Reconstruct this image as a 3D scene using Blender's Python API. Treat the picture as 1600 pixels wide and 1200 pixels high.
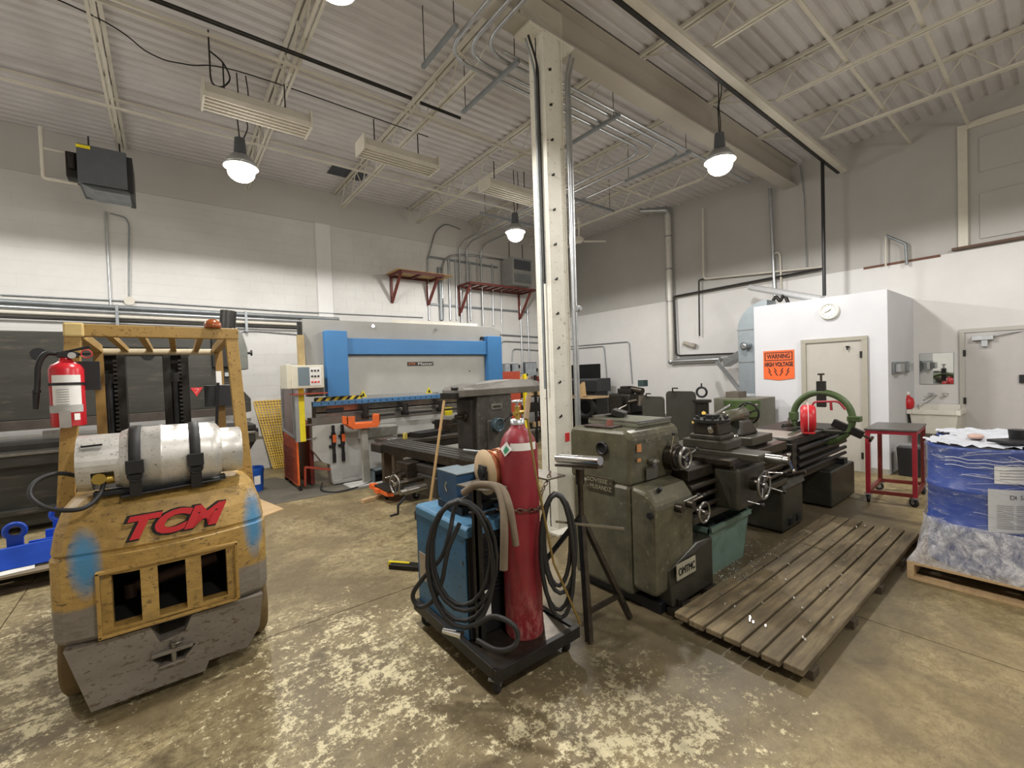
import bpy, bmesh, math, random
from mathutils import Vector, Matrix
random.seed(7)
S = bpy.context.scene
for o in list(bpy.data.objects): bpy.data.objects.remove(o)
COL = S.collection
R = math.radians
# ------------------------------------------------------------------ camera
CAMH, FPX = 1.67, 685.0
_y, _p, _r = R(51.9), R(-1.33), R(-1.96)
FW = Vector((math.cos(_y)*math.cos(_p), math.sin(_y)*math.cos(_p), math.sin(_p)))
R0 = FW.cross(Vector((0, 0, 1))).normalized(); U0 = R0.cross(FW)
RT = math.cos(_r)*R0 + math.sin(_r)*U0
UP = -math.sin(_r)*R0 + math.cos(_r)*U0
CP = Vector((0, 0, CAMH))
cd = bpy.data.cameras.new('camera'); cam = bpy.data.objects.new('camera', cd); COL.objects.link(cam)
cd.sensor_width = 36; cd.lens = FPX/1600*36; cd.clip_start = 0.05
cam.matrix_world = Matrix((( RT.x, UP.x, -FW.x, 0), (RT.y, UP.y, -FW.y, 0), (RT.z, UP.z, -FW.z, CAMH), (0, 0, 0, 1)))
S.camera = cam
# surveying helpers: where the sight line through a photo point meets a real plane
def ray(x, y): return FW + RT*((x-800)/FPX) - UP*((y-600)/FPX)
def az(x, y, z=0.0): d = ray(x, y); return CP + d*((z-CAMH)/d.z)
def ax(x, y, X): d = ray(x, y); return CP + d*(X/d.x)
def ay(x, y, Y): d = ray(x, y); return CP + d*(Y/d.y)
def ad(x, y, d): return CP + ray(x, y)*d
# ------------------------------------------------------------------ world, exposure, lamps' light
w = bpy.data.worlds.new('world'); S.world = w; w.use_nodes = True
w.node_tree.nodes['Background'].inputs[0].default_value = (0.9, 0.95, 1, 1)
w.node_tree.nodes['Background'].inputs[1].default_value = 0.05
S.view_settings.view_transform = 'Standard'; S.view_settings.look = 'None'
S.view_settings.exposure = 0.0; S.view_settings.gamma = 1; S.view_settings.use_curve_mapping = False
LAMPS = [(0.85, 6.55, 4.37), (5.95, 2.9, 4.37), (5.45, 6.68, 4.37), (1.0, 3.05, 4.37), (-2.6, 6.5, 4.37), (1.0, -1.2, 4.37), (5.9, -1.2, 4.37)]
LAMP_W, UP_W = 305.0, 20.0
LCOL = (1.0, 0.975, 0.945)
for i, (x, y, z) in enumerate(LAMPS):
    for nm, pw, typ in (('down', LAMP_W, 'SPOT'), ('glow', UP_W, 'POINT')):
        l = bpy.data.lights.new('high_bay_'+nm, typ); l.energy = pw; l.color = LCOL
        if typ == 'SPOT': l.spot_size = R(175); l.spot_blend = 0.12
        l.shadow_soft_size = 0.10 if typ == 'SPOT' else 0.16
        o = bpy.data.objects.new('high_bay_'+nm, l); COL.objects.link(o)
        o.location = (x, y, z-0.16 if typ == 'SPOT' else z-0.20)
# ------------------------------------------------------------------ materials
def lin(c):
    if isinstance(c, str):
        c = [int(c[i:i+2], 16)/255 for i in (0, 2, 4)]
    return tuple(((v+0.055)/1.055)**2.4 if v > 0.04045 else v/12.92 for v in c)
MATS = {}
class NT:
    def __init__(s, name):
        s.m = bpy.data.materials.new(name); s.m.use_nodes = True; s.t = s.m.node_tree; s.n = s.t.nodes; s.l = s.t.links
        s.b = s.n['Principled BSDF']; s.tc = s.n.new('ShaderNodeTexCoord'); s.geo = s.n.new('ShaderNodeNewGeometry')
    def noise(s, scale, detail=4, rough=0.6, vec=None, stretch=None, dist=0):
        n = s.n.new('ShaderNodeTexNoise'); n.inputs['Scale'].default_value = scale; n.inputs['Detail'].default_value = detail
        n.inputs['Roughness'].default_value = rough; n.inputs['Distortion'].default_value = dist
        src = vec or s.geo.outputs['Position']
        if stretch:
            mp = s.n.new('ShaderNodeMapping'); mp.inputs['Scale'].default_value = stretch; s.l.new(src, mp.inputs[0]); src = mp.outputs[0]
        s.l.new(src, n.inputs['Vector']); return n.outputs[0]
    def ramp(s, v, *stops):
        r = s.n.new('ShaderNodeValToRGB'); e = r.color_ramp.elements
        while len(e) < len(stops): e.new(0.5)
        for k, (p, c) in enumerate(stops):
            e[k].position = p; e[k].color = (c, c, c, 1) if isinstance(c, (int, float)) else (*lin(c), 1)
        s.l.new(v, r.inputs[0]); return r.outputs[0]
    def mix(s, f, a, b):
        n = s.n.new('ShaderNodeMix'); n.data_type = 'RGBA'
        for sock, v in ((n.inputs[0], f), (n.inputs[6], a), (n.inputs[7], b)):
            if isinstance(v, (int, float)): sock.default_value = v
            elif isinstance(v, (str, tuple)): sock.default_value = (*lin(v), 1)
            else: s.l.new(v, sock)
        return n.outputs[2]
    def math(s, op, a, b=None, clamp=False):
        n = s.n.new('ShaderNodeMath'); n.operation = op; n.use_clamp = clamp
        for k, v in ((0, a), (1, b)):
            if v is None: continue
            if isinstance(v, (int, float)): n.inputs[k].default_value = v
            else: s.l.new(v, n.inputs[k])
        return n.outputs[0]
    def xyz(s):
        n = s.n.new('ShaderNodeSeparateXYZ'); s.l.new(s.geo.outputs['Position'], n.inputs[0]); return n.outputs
    def color(s, c): s.l.new(c, s.b.inputs['Base Color'])
    def rough(s, c): s.l.new(c, s.b.inputs['Roughness'])
    def bump(s, h, st=0.3, d=0.01):
        n = s.n.new('ShaderNodeBump'); n.inputs['Strength'].default_value = st; n.inputs['Distance'].default_value = d
        s.l.new(h, n.inputs['Height']); s.l.new(n.outputs[0], s.b.inputs['Normal'])
def M(name, c, rough=0.55, metal=0.0, var=0.25, scale=7.0, spot=None, spot_amt=0.0, bump=0.0, stretch=None, emit=0):
    """plain paint / metal / plastic with procedural mottling; spot = wear colour"""
    if name in MATS: return MATS[name]
    t = NT(name); t.b.inputs['Metallic'].default_value = metal; t.b.inputs['Roughness'].default_value = rough
    L = lin(c); dark = tuple(v*(1-var) for v in L); light = tuple(min(1, v*(1+var*0.6)) for v in L)
    n = t.noise(scale, 5, 0.65, stretch=stretch)
    r = t.n.new('ShaderNodeValToRGB'); e = r.color_ramp.elements
    e[0].position = 0.3; e[0].color = (*dark, 1); e[1].position = 0.7; e[1].color = (*light, 1); t.l.new(n, r.inputs[0]); out = r.outputs[0]
    if spot:
        f = t.ramp(t.noise(scale*4, 6, 0.7, stretch=stretch), (0.60-spot_amt*0.25, 0.0), (0.66-spot_amt*0.2, 1.0))
        out = t.mix(f, out, spot)
    t.color(out)
    if bump: t.bump(t.noise(scale*8, 4), bump, 0.004)
    if emit:
        t.b.inputs['Emission Color'].default_value = (*lin(c), 1); t.b.inputs['Emission Strength'].default_value = emit
    MATS[name] = t.m; return t.m

white_paint = M('white_wall_paint', 'd9d8d6', 0.75, var=0.06, scale=1.2)
upper_grey = M('upper_wall_paint', 'b1afab', 0.8, var=0.06, scale=1.0)
office_white = M('office_paint', 'cdced2', 0.7, var=0.05, scale=1.5)
deck_white = M('deck_paint', 'cfcccc', 0.7, var=0.10, scale=1.5)
steel_white = M('steel_white_paint', 'cfcabd', 0.6, var=0.10, scale=3)
column_white = M('column_white_paint', 'dcd9cc', 0.55, var=0.08, scale=6, spot='a39c8a', spot_amt=0.0)
galv = M('galvanised_steel', 'b9bcbe', 0.38, 0.85, var=0.15, scale=9)
galv_dull = M('dull_galvanised', '8f9496', 0.5, 0.6, var=0.2, scale=6)
dark_steel = M('dark_steel', '2d2b28', 0.45, 0.5, var=0.35, scale=12)
black = M('black_paint', '17171a', 0.45, var=0.3)
rubber = M('black_rubber', '1f1e1e', 0.6, var=0.3)
chrome = M('polished_steel', 'd0d0cf', 0.18, 1.0, var=0.08)
machined = M('machined_steel', '918e88', 0.3, 0.9, var=0.25, scale=15)
oily = M('oily_steel', '4d463d', 0.32, 0.75, var=0.4, scale=14)
lathe_green = M('lathe_grey_green', '5c5948', 0.26, 0.15, var=0.35, scale=6, spot='7d7b66', spot_amt=-0.06, bump=0.12)
lathe_dark = M('lathe_dark_green', '38362d', 0.4, 0.2, var=0.35, scale=8)
brake_dark = M('dark_green_machine', '3b3b35', 0.45, 0.2, var=0.35, scale=2.5, spot='514942', spot_amt=0.12, stretch=(0.35, 1, 2.2))
brake_grey = M('press_grey', 'a9a9a2', 0.5, var=0.08, scale=3)
brake_grey_dark = M('press_grey_upper', '8c8a84', 0.5, var=0.08, scale=3)
brake_body = M('press_body_grey', 'b4b4b0', 0.5, var=0.1, scale=3)
blue = M('press_blue', '3872a6', 0.45, var=0.07, scale=4)
ram_blue = M('ram_blue', '3f6f9a', 0.45, var=0.12)
weld_blue = M('welder_blue', '2c6288', 0.4, var=0.15, scale=6, spot='1d3c50', spot_amt=0.12)
feed_blue = M('feeder_blue', '2e5274', 0.45, var=0.15)
orange = M('orange_paint', 'e0672a', 0.5, var=0.15)
guard_red = M('guard_red', 'a8452f', 0.55, var=0.12)
dark_red = M('dark_red_paint', '6b241d', 0.5, var=0.2)
shelf_red = M('shelf_red_oxide', '6a332b', 0.6, var=0.2)
cart_red = M('cart_red', '9c2230', 0.45, var=0.15)
bright_red = M('bright_red', 'c4232b', 0.4, var=0.1)
ext_red = M('extinguisher_red', 'c2202c', 0.3, var=0.08)
yellow = M('safety_yellow', 'e8d522', 0.5, var=0.08)
cream = M('cream_plastic', 'cfcab8', 0.5, var=0.08)
sign_orange = M('sign_orange', 'e8662b', 0.5, var=0.06)
beige_door = M('door_beige', 'b3afa6', 0.55, var=0.04)
beige_frame = M('door_frame_beige', 'a29e90', 0.55, var=0.05)
label_white = M('label_white', 'e4e3df', 0.5, var=0.06)
label_grey = M('label_print_grey', '8d8f90', 0.6, var=0.1)
clock_face = M('clock_face', 'e3e1d8', 0.4, var=0.03)
tub_white = M('laundry_tub', 'e4e2d8', 0.4, var=0.06)
copper = M('copper_wire', 'b0714f', 0.35, 0.8, var=0.2)
card = M('fibre_spool', 'b49c7a', 0.7, var=0.15)
wood = M('pale_wood', 'c2a57c', 0.7, var=0.2, scale=5, stretch=(1, 6, 6))
wood_orange = M('broom_wood', 'a98a5c', 0.5, var=0.15)
kraft = M('kraft_bag', 'c8a878', 0.8, var=0.15)
leather = M('hose_cover', '6d5f4d', 0.8, var=0.25)
pail_blue = M('pail_blue', '1b56b8', 0.35, var=0.08)
attach_blue = M('attachment_blue', '1d4fc4', 0.4, var=0.12)
bin_green = M('bin_green', '687f73', 0.4, var=0.12)
green = M('machine_green', '4b5e35', 0.45, var=0.2)
tank_alu = M('tank_aluminium', 'd2d0ca', 0.38, 0.55, var=0.18, scale=14, spot='8e8b84', spot_amt=0.08)
brass = M('brass', 'b59a4e', 0.3, 0.9, var=0.15)
amber = M('amber_lens', '8e4a24', 0.2, var=0.2)
guard_yellow = M('guard_yellow', 'a88748', 0.5, var=0.18, scale=10, spot='7b5c2c', spot_amt=0.18)
grating_yellow = M('grating_yellow', 'd8b040', 0.55, var=0.15)
tyre_tan = M('dusty_tyre', '6e5b3a', 0.8, var=0.2)
heater_grey = M('heater_grey', '5b5f64', 0.45, 0.3, var=0.1)
dark_hole = M('dark_opening', '101010', 0.9, var=0.1)
green_ink = M('green_ink', '2c8f63', 0.5, var=0.05)
red_ink = M('red_ink', 'c93030', 0.5, var=0.05)
mat_grey = M('pit_plate_grey', '5e5a50', 0.6, var=0.2, scale=4)
paper = M('paper', 'e0ded6', 0.8, var=0.05)
screen_grey = M('panel_slate', '6c7a82', 0.4, var=0.08)
globe = M('lamp_globe', 'fff3dc', 0.3, var=0.0, emit=30)

def mk_floor():
    t = NT('peeling_concrete')
    X, Y, Z = t.xyz()
    big = t.noise(0.55, 5, 0.6); mid = t.noise(2.6, 6, 0.65); fine = t.noise(34, 6, 0.75)
    base = t.ramp(big, (0.30, '77694b'), (0.5, '8d7e59'), (0.7, 'a39467'))
    base = t.mix(t.ramp(mid, (0.36, 0.0), (0.70, 0.8)), base, 'b5a67d')
    base = t.mix(t.ramp(fine, (0.38, 0.5), (0.62, 0.0)), base, '6b5d43')
    base = t.mix(t.ramp(t.noise(11, 8, 0.8), (0.42, 0.0), (0.62, 0.45)), base, 'c0b28a')
    base = t.mix(t.ramp(t.noise(7, 8, 0.8, dist=0.3), (0.38, 0.55), (0.52, 0.0)), base, '5f5138')
    gr1 = t.noise(19, 8, 0.85); base = t.mix(t.ramp(gr1, (0.40, 0.6), (0.50, 0.0)), base, '574a33'); base = t.mix(t.ramp(gr1, (0.54, 0.0), (0.66, 0.55)), base, 'cdc097')
    cra = t.noise(3.2, 3, 0.5, stretch=(1, 2.6, 1), dist=2.5); base = t.mix(t.math('MULTIPLY', t.ramp(t.math('ABSOLUTE', t.math('SUBTRACT', cra, 0.5)), (0.004, 0.7), (0.02, 0.0)), t.ramp(mid, (0.45, 0.0), (0.55, 1.0))), base, '5d5038')
    # right-hand aisle is a warmer bare concrete
    warm = t.ramp(t.math('ADD', t.math('SUBTRACT', X, t.math('MULTIPLY', Y, 1.2)), t.math('MULTIPLY', mid, 1.2)), (0.0, 0.0), (1.0, 0.55))
    base = t.mix(t.math('MULTIPLY', warm, 0.5), base, 'a08b5c')
    # darker traffic film in front of the cart
    dk = t.ramp(t.noise(0.8, 4, 0.6, dist=0.5), (0.42, 0.75), (0.56, 0.0))
    base = t.mix(dk, base, '6a5c42')
    # flaking paint: dense between forklift and cart, sparse elsewhere
    fl = t.math('ADD', t.math('MULTIPLY', t.noise(26, 10, 0.85, dist=0.0), 0.62), t.math('MULTIPLY', t.noise(6, 8, 0.75), 0.38))
    def blob(cx, cy, rx, ry):
        dx = t.math('DIVIDE', t.math('SUBTRACT', X, cx), rx); dy = t.math('DIVIDE', t.math('SUBTRACT', Y, cy), ry)
        return t.math('SUBTRACT', 1.0, t.math('ADD', t.math('MULTIPLY', dx, dx), t.math('MULTIPLY', dy, dy)), True)
    near = t.math('MAXIMUM', t.math('MAXIMUM', blob(0.75, 2.55, 1.0, 1.4), blob(1.6, 1.25, 1.3, 0.9)), blob(-0.6, 3.9, 0.9, 2.0))
    k = t.math('ADD', fl, t.math('ADD', t.math('MULTIPLY', near, 0.115), t.math('MULTIPLY', mid, 0.14)))
    f = t.ramp(k, (0.688, 0.0), (0.702, 1.0))
    base = t.mix(f, base, 'd9cda6')
    st = t.ramp(t.noise(2.3, 4, 0.55, dist=0.4), (0.27, 0.7), (0.36, 0.0))
    base = t.mix(st, base, '4c4230')
    gr = t.ramp(t.math('ADD', blob(4.2, 1.75, 3.2, 1.35), t.math('MULTIPLY', mid, 0.5)), (0.35, 0.0), (0.8, 0.8))
    base = t.mix(gr, base, '423a2b')
    t.color(base)
    t.rough(t.ramp(mid, (0.3, 0.40), (0.7, 0.60)))
    t.bump(t.math('ADD', t.math('MULTIPLY', f, 0.5), t.math('MULTIPLY', fine, 0.3)), 0.25, 0.004)
    return t.m
floor_mat = mk_floor()
def mk_block():
    t = NT('painted_block'); n = t.noise(1.1, 4); X, Y, Z = t.xyz()
    c = t.ramp(n, (0.3, 'c3c1bd'), (0.7, 'd0cfcb')); t.color(c); t.b.inputs['Roughness'].default_value = 0.7
    t.bump(t.noise(38, 5, 0.7), 0.25, 0.004); return t.m
block_mat = mk_block()
def mk_cw():
    t = NT('counterweight_paint'); X, Y, Z = t.xyz()
    st = t.noise(5, 8, 0.75, stretch=(1, 1, 1.6), dist=0.5); fi = t.noise(22, 9, 0.8, stretch=(0.8, 1, 1.9), dist=0.3)
    c = t.ramp(st, (0.3, '8a6f3c'), (0.5, 'ab8a4a'), (0.7, 'bf9f5e'))
    c = t.mix(t.ramp(fi, (0.545, 0.0), (0.60, 0.85)), c, '54422b')
    c = t.mix(t.ramp(t.noise(3.4, 9, 0.8, dist=0.8), (0.52, 0.0), (0.66, 0.65)), c, '77633f')
    # grey overspray on the lower part, blue sprayed patches
    edge = t.math('ADD', t.math('MULTIPLY', Z, 1.0), t.math('MULTIPLY', st, 0.05))
    side = t.math('MULTIPLY', t.math('GREATER_THAN', t.math('ABSOLUTE', t.math('ADD', X, 0.02)), 0.30), 0.16)
    g = t.ramp(t.math('SUBTRACT', edge, side), (0.425, 1.0), (0.445, 0.0))
    grey = t.ramp(fi, (0.35, '6f675c'), (0.6, '857d72'), (0.7, '5c5040'))
    c = t.mix(g, c, grey)
    for cx, cz, rx, rz in ((-0.365, 0.79, 0.065, 0.17), (0.372, 0.82, 0.055, 0.19)):
        dx = t.math('DIVIDE', t.math('SUBTRACT', X, cx), rx); dz = t.math('DIVIDE', t.math('SUBTRACT', Z, cz), rz)
        d = t.math('ADD', t.math('MULTIPLY', dx, dx), t.math('MULTIPLY', dz, dz))
        d = t.math('ADD', d, t.math('MULTIPLY', st, 0.9))
        c = t.mix(t.ramp(t.math('MULTIPLY', d, 0.5), (0.30, 0.9), (0.85, 0.0)), c, '3787b6')
    t.color(c); t.b.inputs['Roughness'].default_value = 0.5; t.bump(fi, 0.35, 0.004); return t.m
cw_mat = mk_cw()
skirt_mat = M('skirt_grey', '7d766c', 0.55, var=0.25, scale=7, spot='5c4e3e', spot_amt=0.22, stretch=(0.8, 1, 1.6), bump=0.3)
def mk_board():
    t = NT('duckboard_wood'); n = t.noise(5, 6, 0.7, stretch=(0.6, 6, 3)); m = t.noise(2.2, 5, 0.6)
    oi = t.n.new('ShaderNodeObjectInfo')
    c = t.ramp(n, (0.3, '4e4433'), (0.55, '716349'), (0.75, '8a7a59'))
    c = t.mix(t.ramp(m, (0.45, 0.0), (0.7, 0.55)), c, '3f3628'); t.color(c); t.b.inputs['Roughness'].default_value = 0.75
    t.bump(n, 0.4, 0.006); return t.m
board_mat = mk_board()
def mk_gas():
    t = NT('cylinder_red'); X, Y, Z = t.xyz(); n = t.noise(9, 6, 0.7)
    c = t.ramp(n, (0.3, '7a1f28'), (0.7, '8f2a33'))
    low = t.math('MULTIPLY', t.ramp(Z, (0.25, 1.0), (0.5, 0.0)), t.ramp(t.noise(16, 6, 0.8, stretch=(1, 1, 0.4)), (0.45, 0.0), (0.62, 0.8)))
    c = t.mix(low, c, 'b98078')
    c = t.mix(t.ramp(t.noise(5, 5, 0.7), (0.60, 0.0), (0.72, 0.45)), c, '57484a')
    t.color(c); t.b.inputs['Roughness'].default_value = 0.4; return t.m
gas_mat = mk_gas()
def mk_film():
    t = NT('stretch_film'); n = t.noise(7, 7, 0.75, stretch=(1, 1, 5), dist=1.2)
    m2 = t.n.new('ShaderNodeMixShader'); tr = t.n.new('ShaderNodeBsdfTransparent'); gl = t.b
    gl.inputs['Roughness'].default_value = 0.16; gl.inputs['Base Color'].default_value = (0.82, 0.84, 0.88, 1)
    gl.inputs['Specular IOR Level'].default_value = 0.9
    t.bump(n, 1.0, 0.035)
    f = t.ramp(n, (0.42, 0.07), (0.58, 0.16), (0.68, 0.75))
    t.l.new(f, m2.inputs[0]); t.l.new(tr.outputs[0], m2.inputs[1]); t.l.new(gl.outputs[0], m2.inputs[2])
    t.l.new(m2.outputs[0], t.n['Material Output'].inputs[0]); return t.m
film_mat = mk_film()
def mk_fold():
    t = NT('film_bunched'); n = t.noise(12, 8, 0.8, stretch=(1, 1, 0.8), dist=0.5); tr = t.n.new('ShaderNodeBsdfTransparent'); m2 = t.n.new('ShaderNodeMixShader')
    t.b.inputs['Roughness'].default_value = 0.15; t.b.inputs['Base Color'].default_value = (0.93, 0.93, 0.96, 1); t.bump(n, 1.0, 0.03)
    t.l.new(t.ramp(n, (0.36, 0.15), (0.5, 0.5), (0.6, 0.95)), m2.inputs[0]); t.l.new(tr.outputs[0], m2.inputs[1]); t.l.new(t.b.outputs[0], m2.inputs[2])
    t.l.new(m2.outputs[0], t.n['Material Output'].inputs[0]); return t.m
fold_mat = mk_fold()
drum_blue = M('drum_blue', '18409a', 0.3, var=0.1)
def mk_mirror():
    t = NT('mirror_glass'); t.b.inputs['Metallic'].default_value = 1; t.b.inputs['Roughness'].default_value = 0.03
    t.b.inputs['Base Color'].default_value = (0.8, 0.82, 0.8, 1); return t.m
mirror_mat = mk_mirror()
def mk_hazard():
    t = NT('hazard_stripes'); X, Y, Z = t.xyz()
    v = t.math('FRACT', t.math('MULTIPLY', t.math('SUBTRACT', X, t.math('MULTIPLY', Z, 1.0)), 8.0))
    t.color(t.mix(t.math('GREATER_THAN', v, 0.5), '141414', 'e2c22c')); return t.m
hazard = mk_hazard()
# ------------------------------------------------------------------ mesh builder
class B:
    def __init__(s, T=None): s.v = []; s.f = []; s.sm = []; s.T = T
    def _add(s, vs, fs, sm=False):
        k = len(s.v)
        for p in vs:
            p = Vector(p); s.v.append(s.T @ p if s.T else p)
        for f in fs: s.f.append([i+k for i in f]); s.sm.append(sm)
    def box(s, x0, y0, z0, x1, y1, z1):
        if x0 > x1: x0, x1 = x1, x0
        if y0 > y1: y0, y1 = y1, y0
        if z0 > z1: z0, z1 = z1, z0
        s._add([(x0, y0, z0), (x1, y0, z0), (x1, y1, z0), (x0, y1, z0), (x0, y0, z1), (x1, y0, z1), (x1, y1, z1), (x0, y1, z1)],
               [(0, 3, 2, 1), (4, 5, 6, 7), (0, 1, 5, 4), (1, 2, 6, 5), (2, 3, 7, 6), (3, 0, 4, 7)]); return s
    def cb(s, c, d, rz=0.0, rx=0.0, ry=0.0):
        """box by centre, size and turn"""
        m = Matrix.Rotation(rz, 3, 'Z') @ Matrix.Rotation(ry, 3, 'Y') @ Matrix.Rotation(rx, 3, 'X'); c = Vector(c)
        vs = [c + m @ Vector((sx*d[0]/2, sy*d[1]/2, sz*d[2]/2)) for sz in (-1, 1) for sx, sy in ((-1, -1), (1, -1), (1, 1), (-1, 1))]
        s._add(vs, [(0, 3, 2, 1), (4, 5, 6, 7), (0, 1, 5, 4), (1, 2, 6, 5), (2, 3, 7, 6), (3, 0, 4, 7)]); return s
    def frame(s, a, b, up=None):
        d = (b-a).normalized(); u = Vector(up) if up else (Vector((0, 0, 1)) if abs(d.z) < 0.9 else Vector((1, 0, 0)))
        x = d.cross(u).normalized(); return d, x, x.cross(d).normalized()
    def bar(s, a, b, w_, h, up=None):
        a, b = Vector(a), Vector(b); d, x, u = s.frame(a, b, up)
        vs = [p + x*sx*w_/2 + u*su*h/2 for p in (a, b) for sx, su in ((-1, -1), (1, -1), (1, 1), (-1, 1))]
        s._add(vs, [(0, 1, 2, 3), (7, 6, 5, 4), (0, 4, 5, 1), (1, 5, 6, 2), (2, 6, 7, 3), (3, 7, 4, 0)]); return s
    def cyl(s, a, b, r0, r1=None, n=16, caps=True):
        a, b = Vector(a), Vector(b); r1 = r0 if r1 is None else r1; d, x, u = s.frame(a, b)
        ring = [(math.cos(2*math.pi*i/n), math.sin(2*math.pi*i/n)) for i in range(n)]
        vs = [a + (x*c+u*q)*r0 for c, q in ring] + [b + (x*c+u*q)*r1 for c, q in ring]
        s._add(vs, [(i, (i+1) % n, n+(i+1) % n, n+i) for i in range(n)], True)
        if caps:
            s._add(vs[:n], [list(range(n))[::-1]]); s._add(vs[n:], [list(range(n))])
        return s
    def tube(s, pts, r, n=8, closed=False):
        P = [Vector(p) for p in pts]; m = len(P); vs = []; up = None
        for i, p in enumerate(P):
            a = P[(i-1) % m] if (closed or i > 0) else P[i]; b = P[(i+1) % m] if (closed or i < m-1) else P[i]
            d = (b-a).normalized()
            if up is None: up = Vector((0, 0, 1)) if abs(d.z) < 0.9 else Vector((1, 0, 0))
            x = d.cross(up)
            if x.length < 1e-4: x = d.cross(Vector((0.3, 1, 0.2)))
            x.normalize(); up = x.cross(d).normalized()
            vs += [p + (x*math.cos(2*math.pi*k/n) + up*math.sin(2*math.pi*k/n))*r for k in range(n)]
        fs = []
        for i in range(m if closed else m-1):
            j = (i+1) % m
            fs += [(i*n+k, i*n+(k+1) % n, j*n+(k+1) % n, j*n+k) for k in range(n)]
        s._add(vs, fs, True)
        if not closed: s._add(vs[:n], [list(range(n))[::-1]]); s._add(vs[-n:], [list(range(n))])
        return s
    def lathe(s, c, axis, prof, n=24, sm=True):
        """prof: (distance along axis, radius)"""
        c, d = Vector(c), Vector(axis).normalized(); _, x, u = s.frame(c, c+d); vs = []
        for h, r in prof: vs += [c + d*h + (x*math.cos(2*math.pi*k/n)+u*math.sin(2*math.pi*k/n))*max(r, 1e-4) for k in range(n)]
        fs = [(i*n+k, i*n+(k+1) % n, (i+1)*n+(k+1) % n, (i+1)*n+k) for i in range(len(prof)-1) for k in range(n)]
        s._add(vs, fs, sm); s._add(vs[:n], [list(range(n))[::-1]]); s._add(vs[-n:], [list(range(n))]); return s
    def torus(s, c, axis, R_, r, n=28, m=8, a0=0, a1=360):
        c, d = Vector(c), Vector(axis).normalized(); _, x, u = s.frame(c, c+d)
        full = abs(a1-a0) >= 360; k = n if full else n+1
        pts = [c + (x*math.cos(R(a0+(a1-a0)*i/n))+u*math.sin(R(a0+(a1-a0)*i/n)))*R_ for i in range(k)]
        return s.tube(pts, r, m, full)
    def prism(s, poly, vec):
        P = [Vector(p) for p in poly]; v = Vector(vec); n = len(P)
        s._add(P + [p+v for p in P], [list(range(n)), [n+i for i in range(n)][::-1]] + [(i, n+i, n+(i+1) % n, (i+1) % n) for i in range(n)]); return s
    def sphere(s, c, r, n=14, sc=(1, 1, 1)):
        c = Vector(c); m = n//2; vs = []
        for i in range(m+1):
            a = math.pi*i/m
            vs += [c + Vector((r*sc[0]*max(math.sin(a), 1e-3)*math.cos(2*math.pi*k/n), r*sc[1]*max(math.sin(a), 1e-3)*math.sin(2*math.pi*k/n), r*sc[2]*math.cos(a))) for k in range(n)]
        s._add(vs, [(i*n+k, (i+1)*n+k, (i+1)*n+(k+1) % n, i*n+(k+1) % n) for i in range(m) for k in range(n)], True); return s
    def loft(s, rings, sm=False):
        n = len(rings[0]); vs = [p for r_ in rings for p in r_]
        s._add(vs, [(i*n+k, i*n+(k+1) % n, (i+1)*n+(k+1) % n, (i+1)*n+k) for i in range(len(rings)-1) for k in range(n)], sm)
        s._add(rings[0], [list(range(n))[::-1]]); s._add(rings[-1], [list(range(n))]); return s
    def mesh(s, name, org):
        me = bpy.data.meshes.new(name); me.from_pydata([tuple(v-org) for v in s.v], [], s.f); me.update()
        bm = bmesh.new(); bm.from_mesh(me); bmesh.ops.recalc_face_normals(bm, faces=bm.faces); bm.to_mesh(me); bm.free()
        me.polygons.foreach_set('use_smooth', s.sm); return me
W = {}
def link(me, name, mat, parent, org, bev):
    o = bpy.data.objects.new(name, me); COL.objects.link(o)
    if mat: me.materials.append(mat)
    if parent: o.parent = parent
    else: o.location = org
    W[o] = org
    if bev:
        m = o.modifiers.new('bevel', 'BEVEL'); m.width = bev; m.segments = 2; m.limit_method = 'ANGLE'; m.angle_limit = R(40)
    return o
def part(parent, name, b, mat, bev=0, label=None, kind=None):
    org = W[parent]; o = link(b.mesh(name, org), name, mat, parent, org, bev)
    if label: o['label'] = label
    if kind: o['kind'] = kind
    return o
def tag(o, label, cat, group=None):
    o['label'] = label; o['category'] = cat
    if group: o['group'] = group
    return o
def solo(name, b, mat, label, cat, group=None, bev=0, kind=None):
    xs = [v.x for v in b.v]; ys = [v.y for v in b.v]; zs = [v.z for v in b.v]
    org = Vector(((min(xs)+max(xs))/2, (min(ys)+max(ys))/2, min(zs)))
    o = link(b.mesh(name, org), name, mat, None, org, bev); tag(o, label, cat, group)
    if kind: o['kind'] = kind
    return o
def thing(name, loc, label, cat, group=None):
    o = bpy.data.objects.new(name, None); COL.objects.link(o); o.empty_display_size = 0.1; o.location = loc; W[o] = Vector(loc)
    return tag(o, label, cat, group)
def struct(name, b, mat, bev=0, parent=None):
    if parent: return part(parent, name, b, mat, bev)
    o = link(b.mesh(name, Vector((0, 0, 0))), name, mat, None, Vector((0, 0, 0)), bev); o['kind'] = 'structure'; return o
def dup(src, delta, label=None, par=None):
    c = src.copy(); COL.objects.link(c); c.parent = par
    if par is None: c.location = src.location + Vector(delta); W[c] = W[src]+Vector(delta)
    if label: c['label'] = label
    for ch in list(KIDS(src)): dup(ch, (0, 0, 0), None, c)
    return c
def KIDS(o): return [x for x in o.children]
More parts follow.
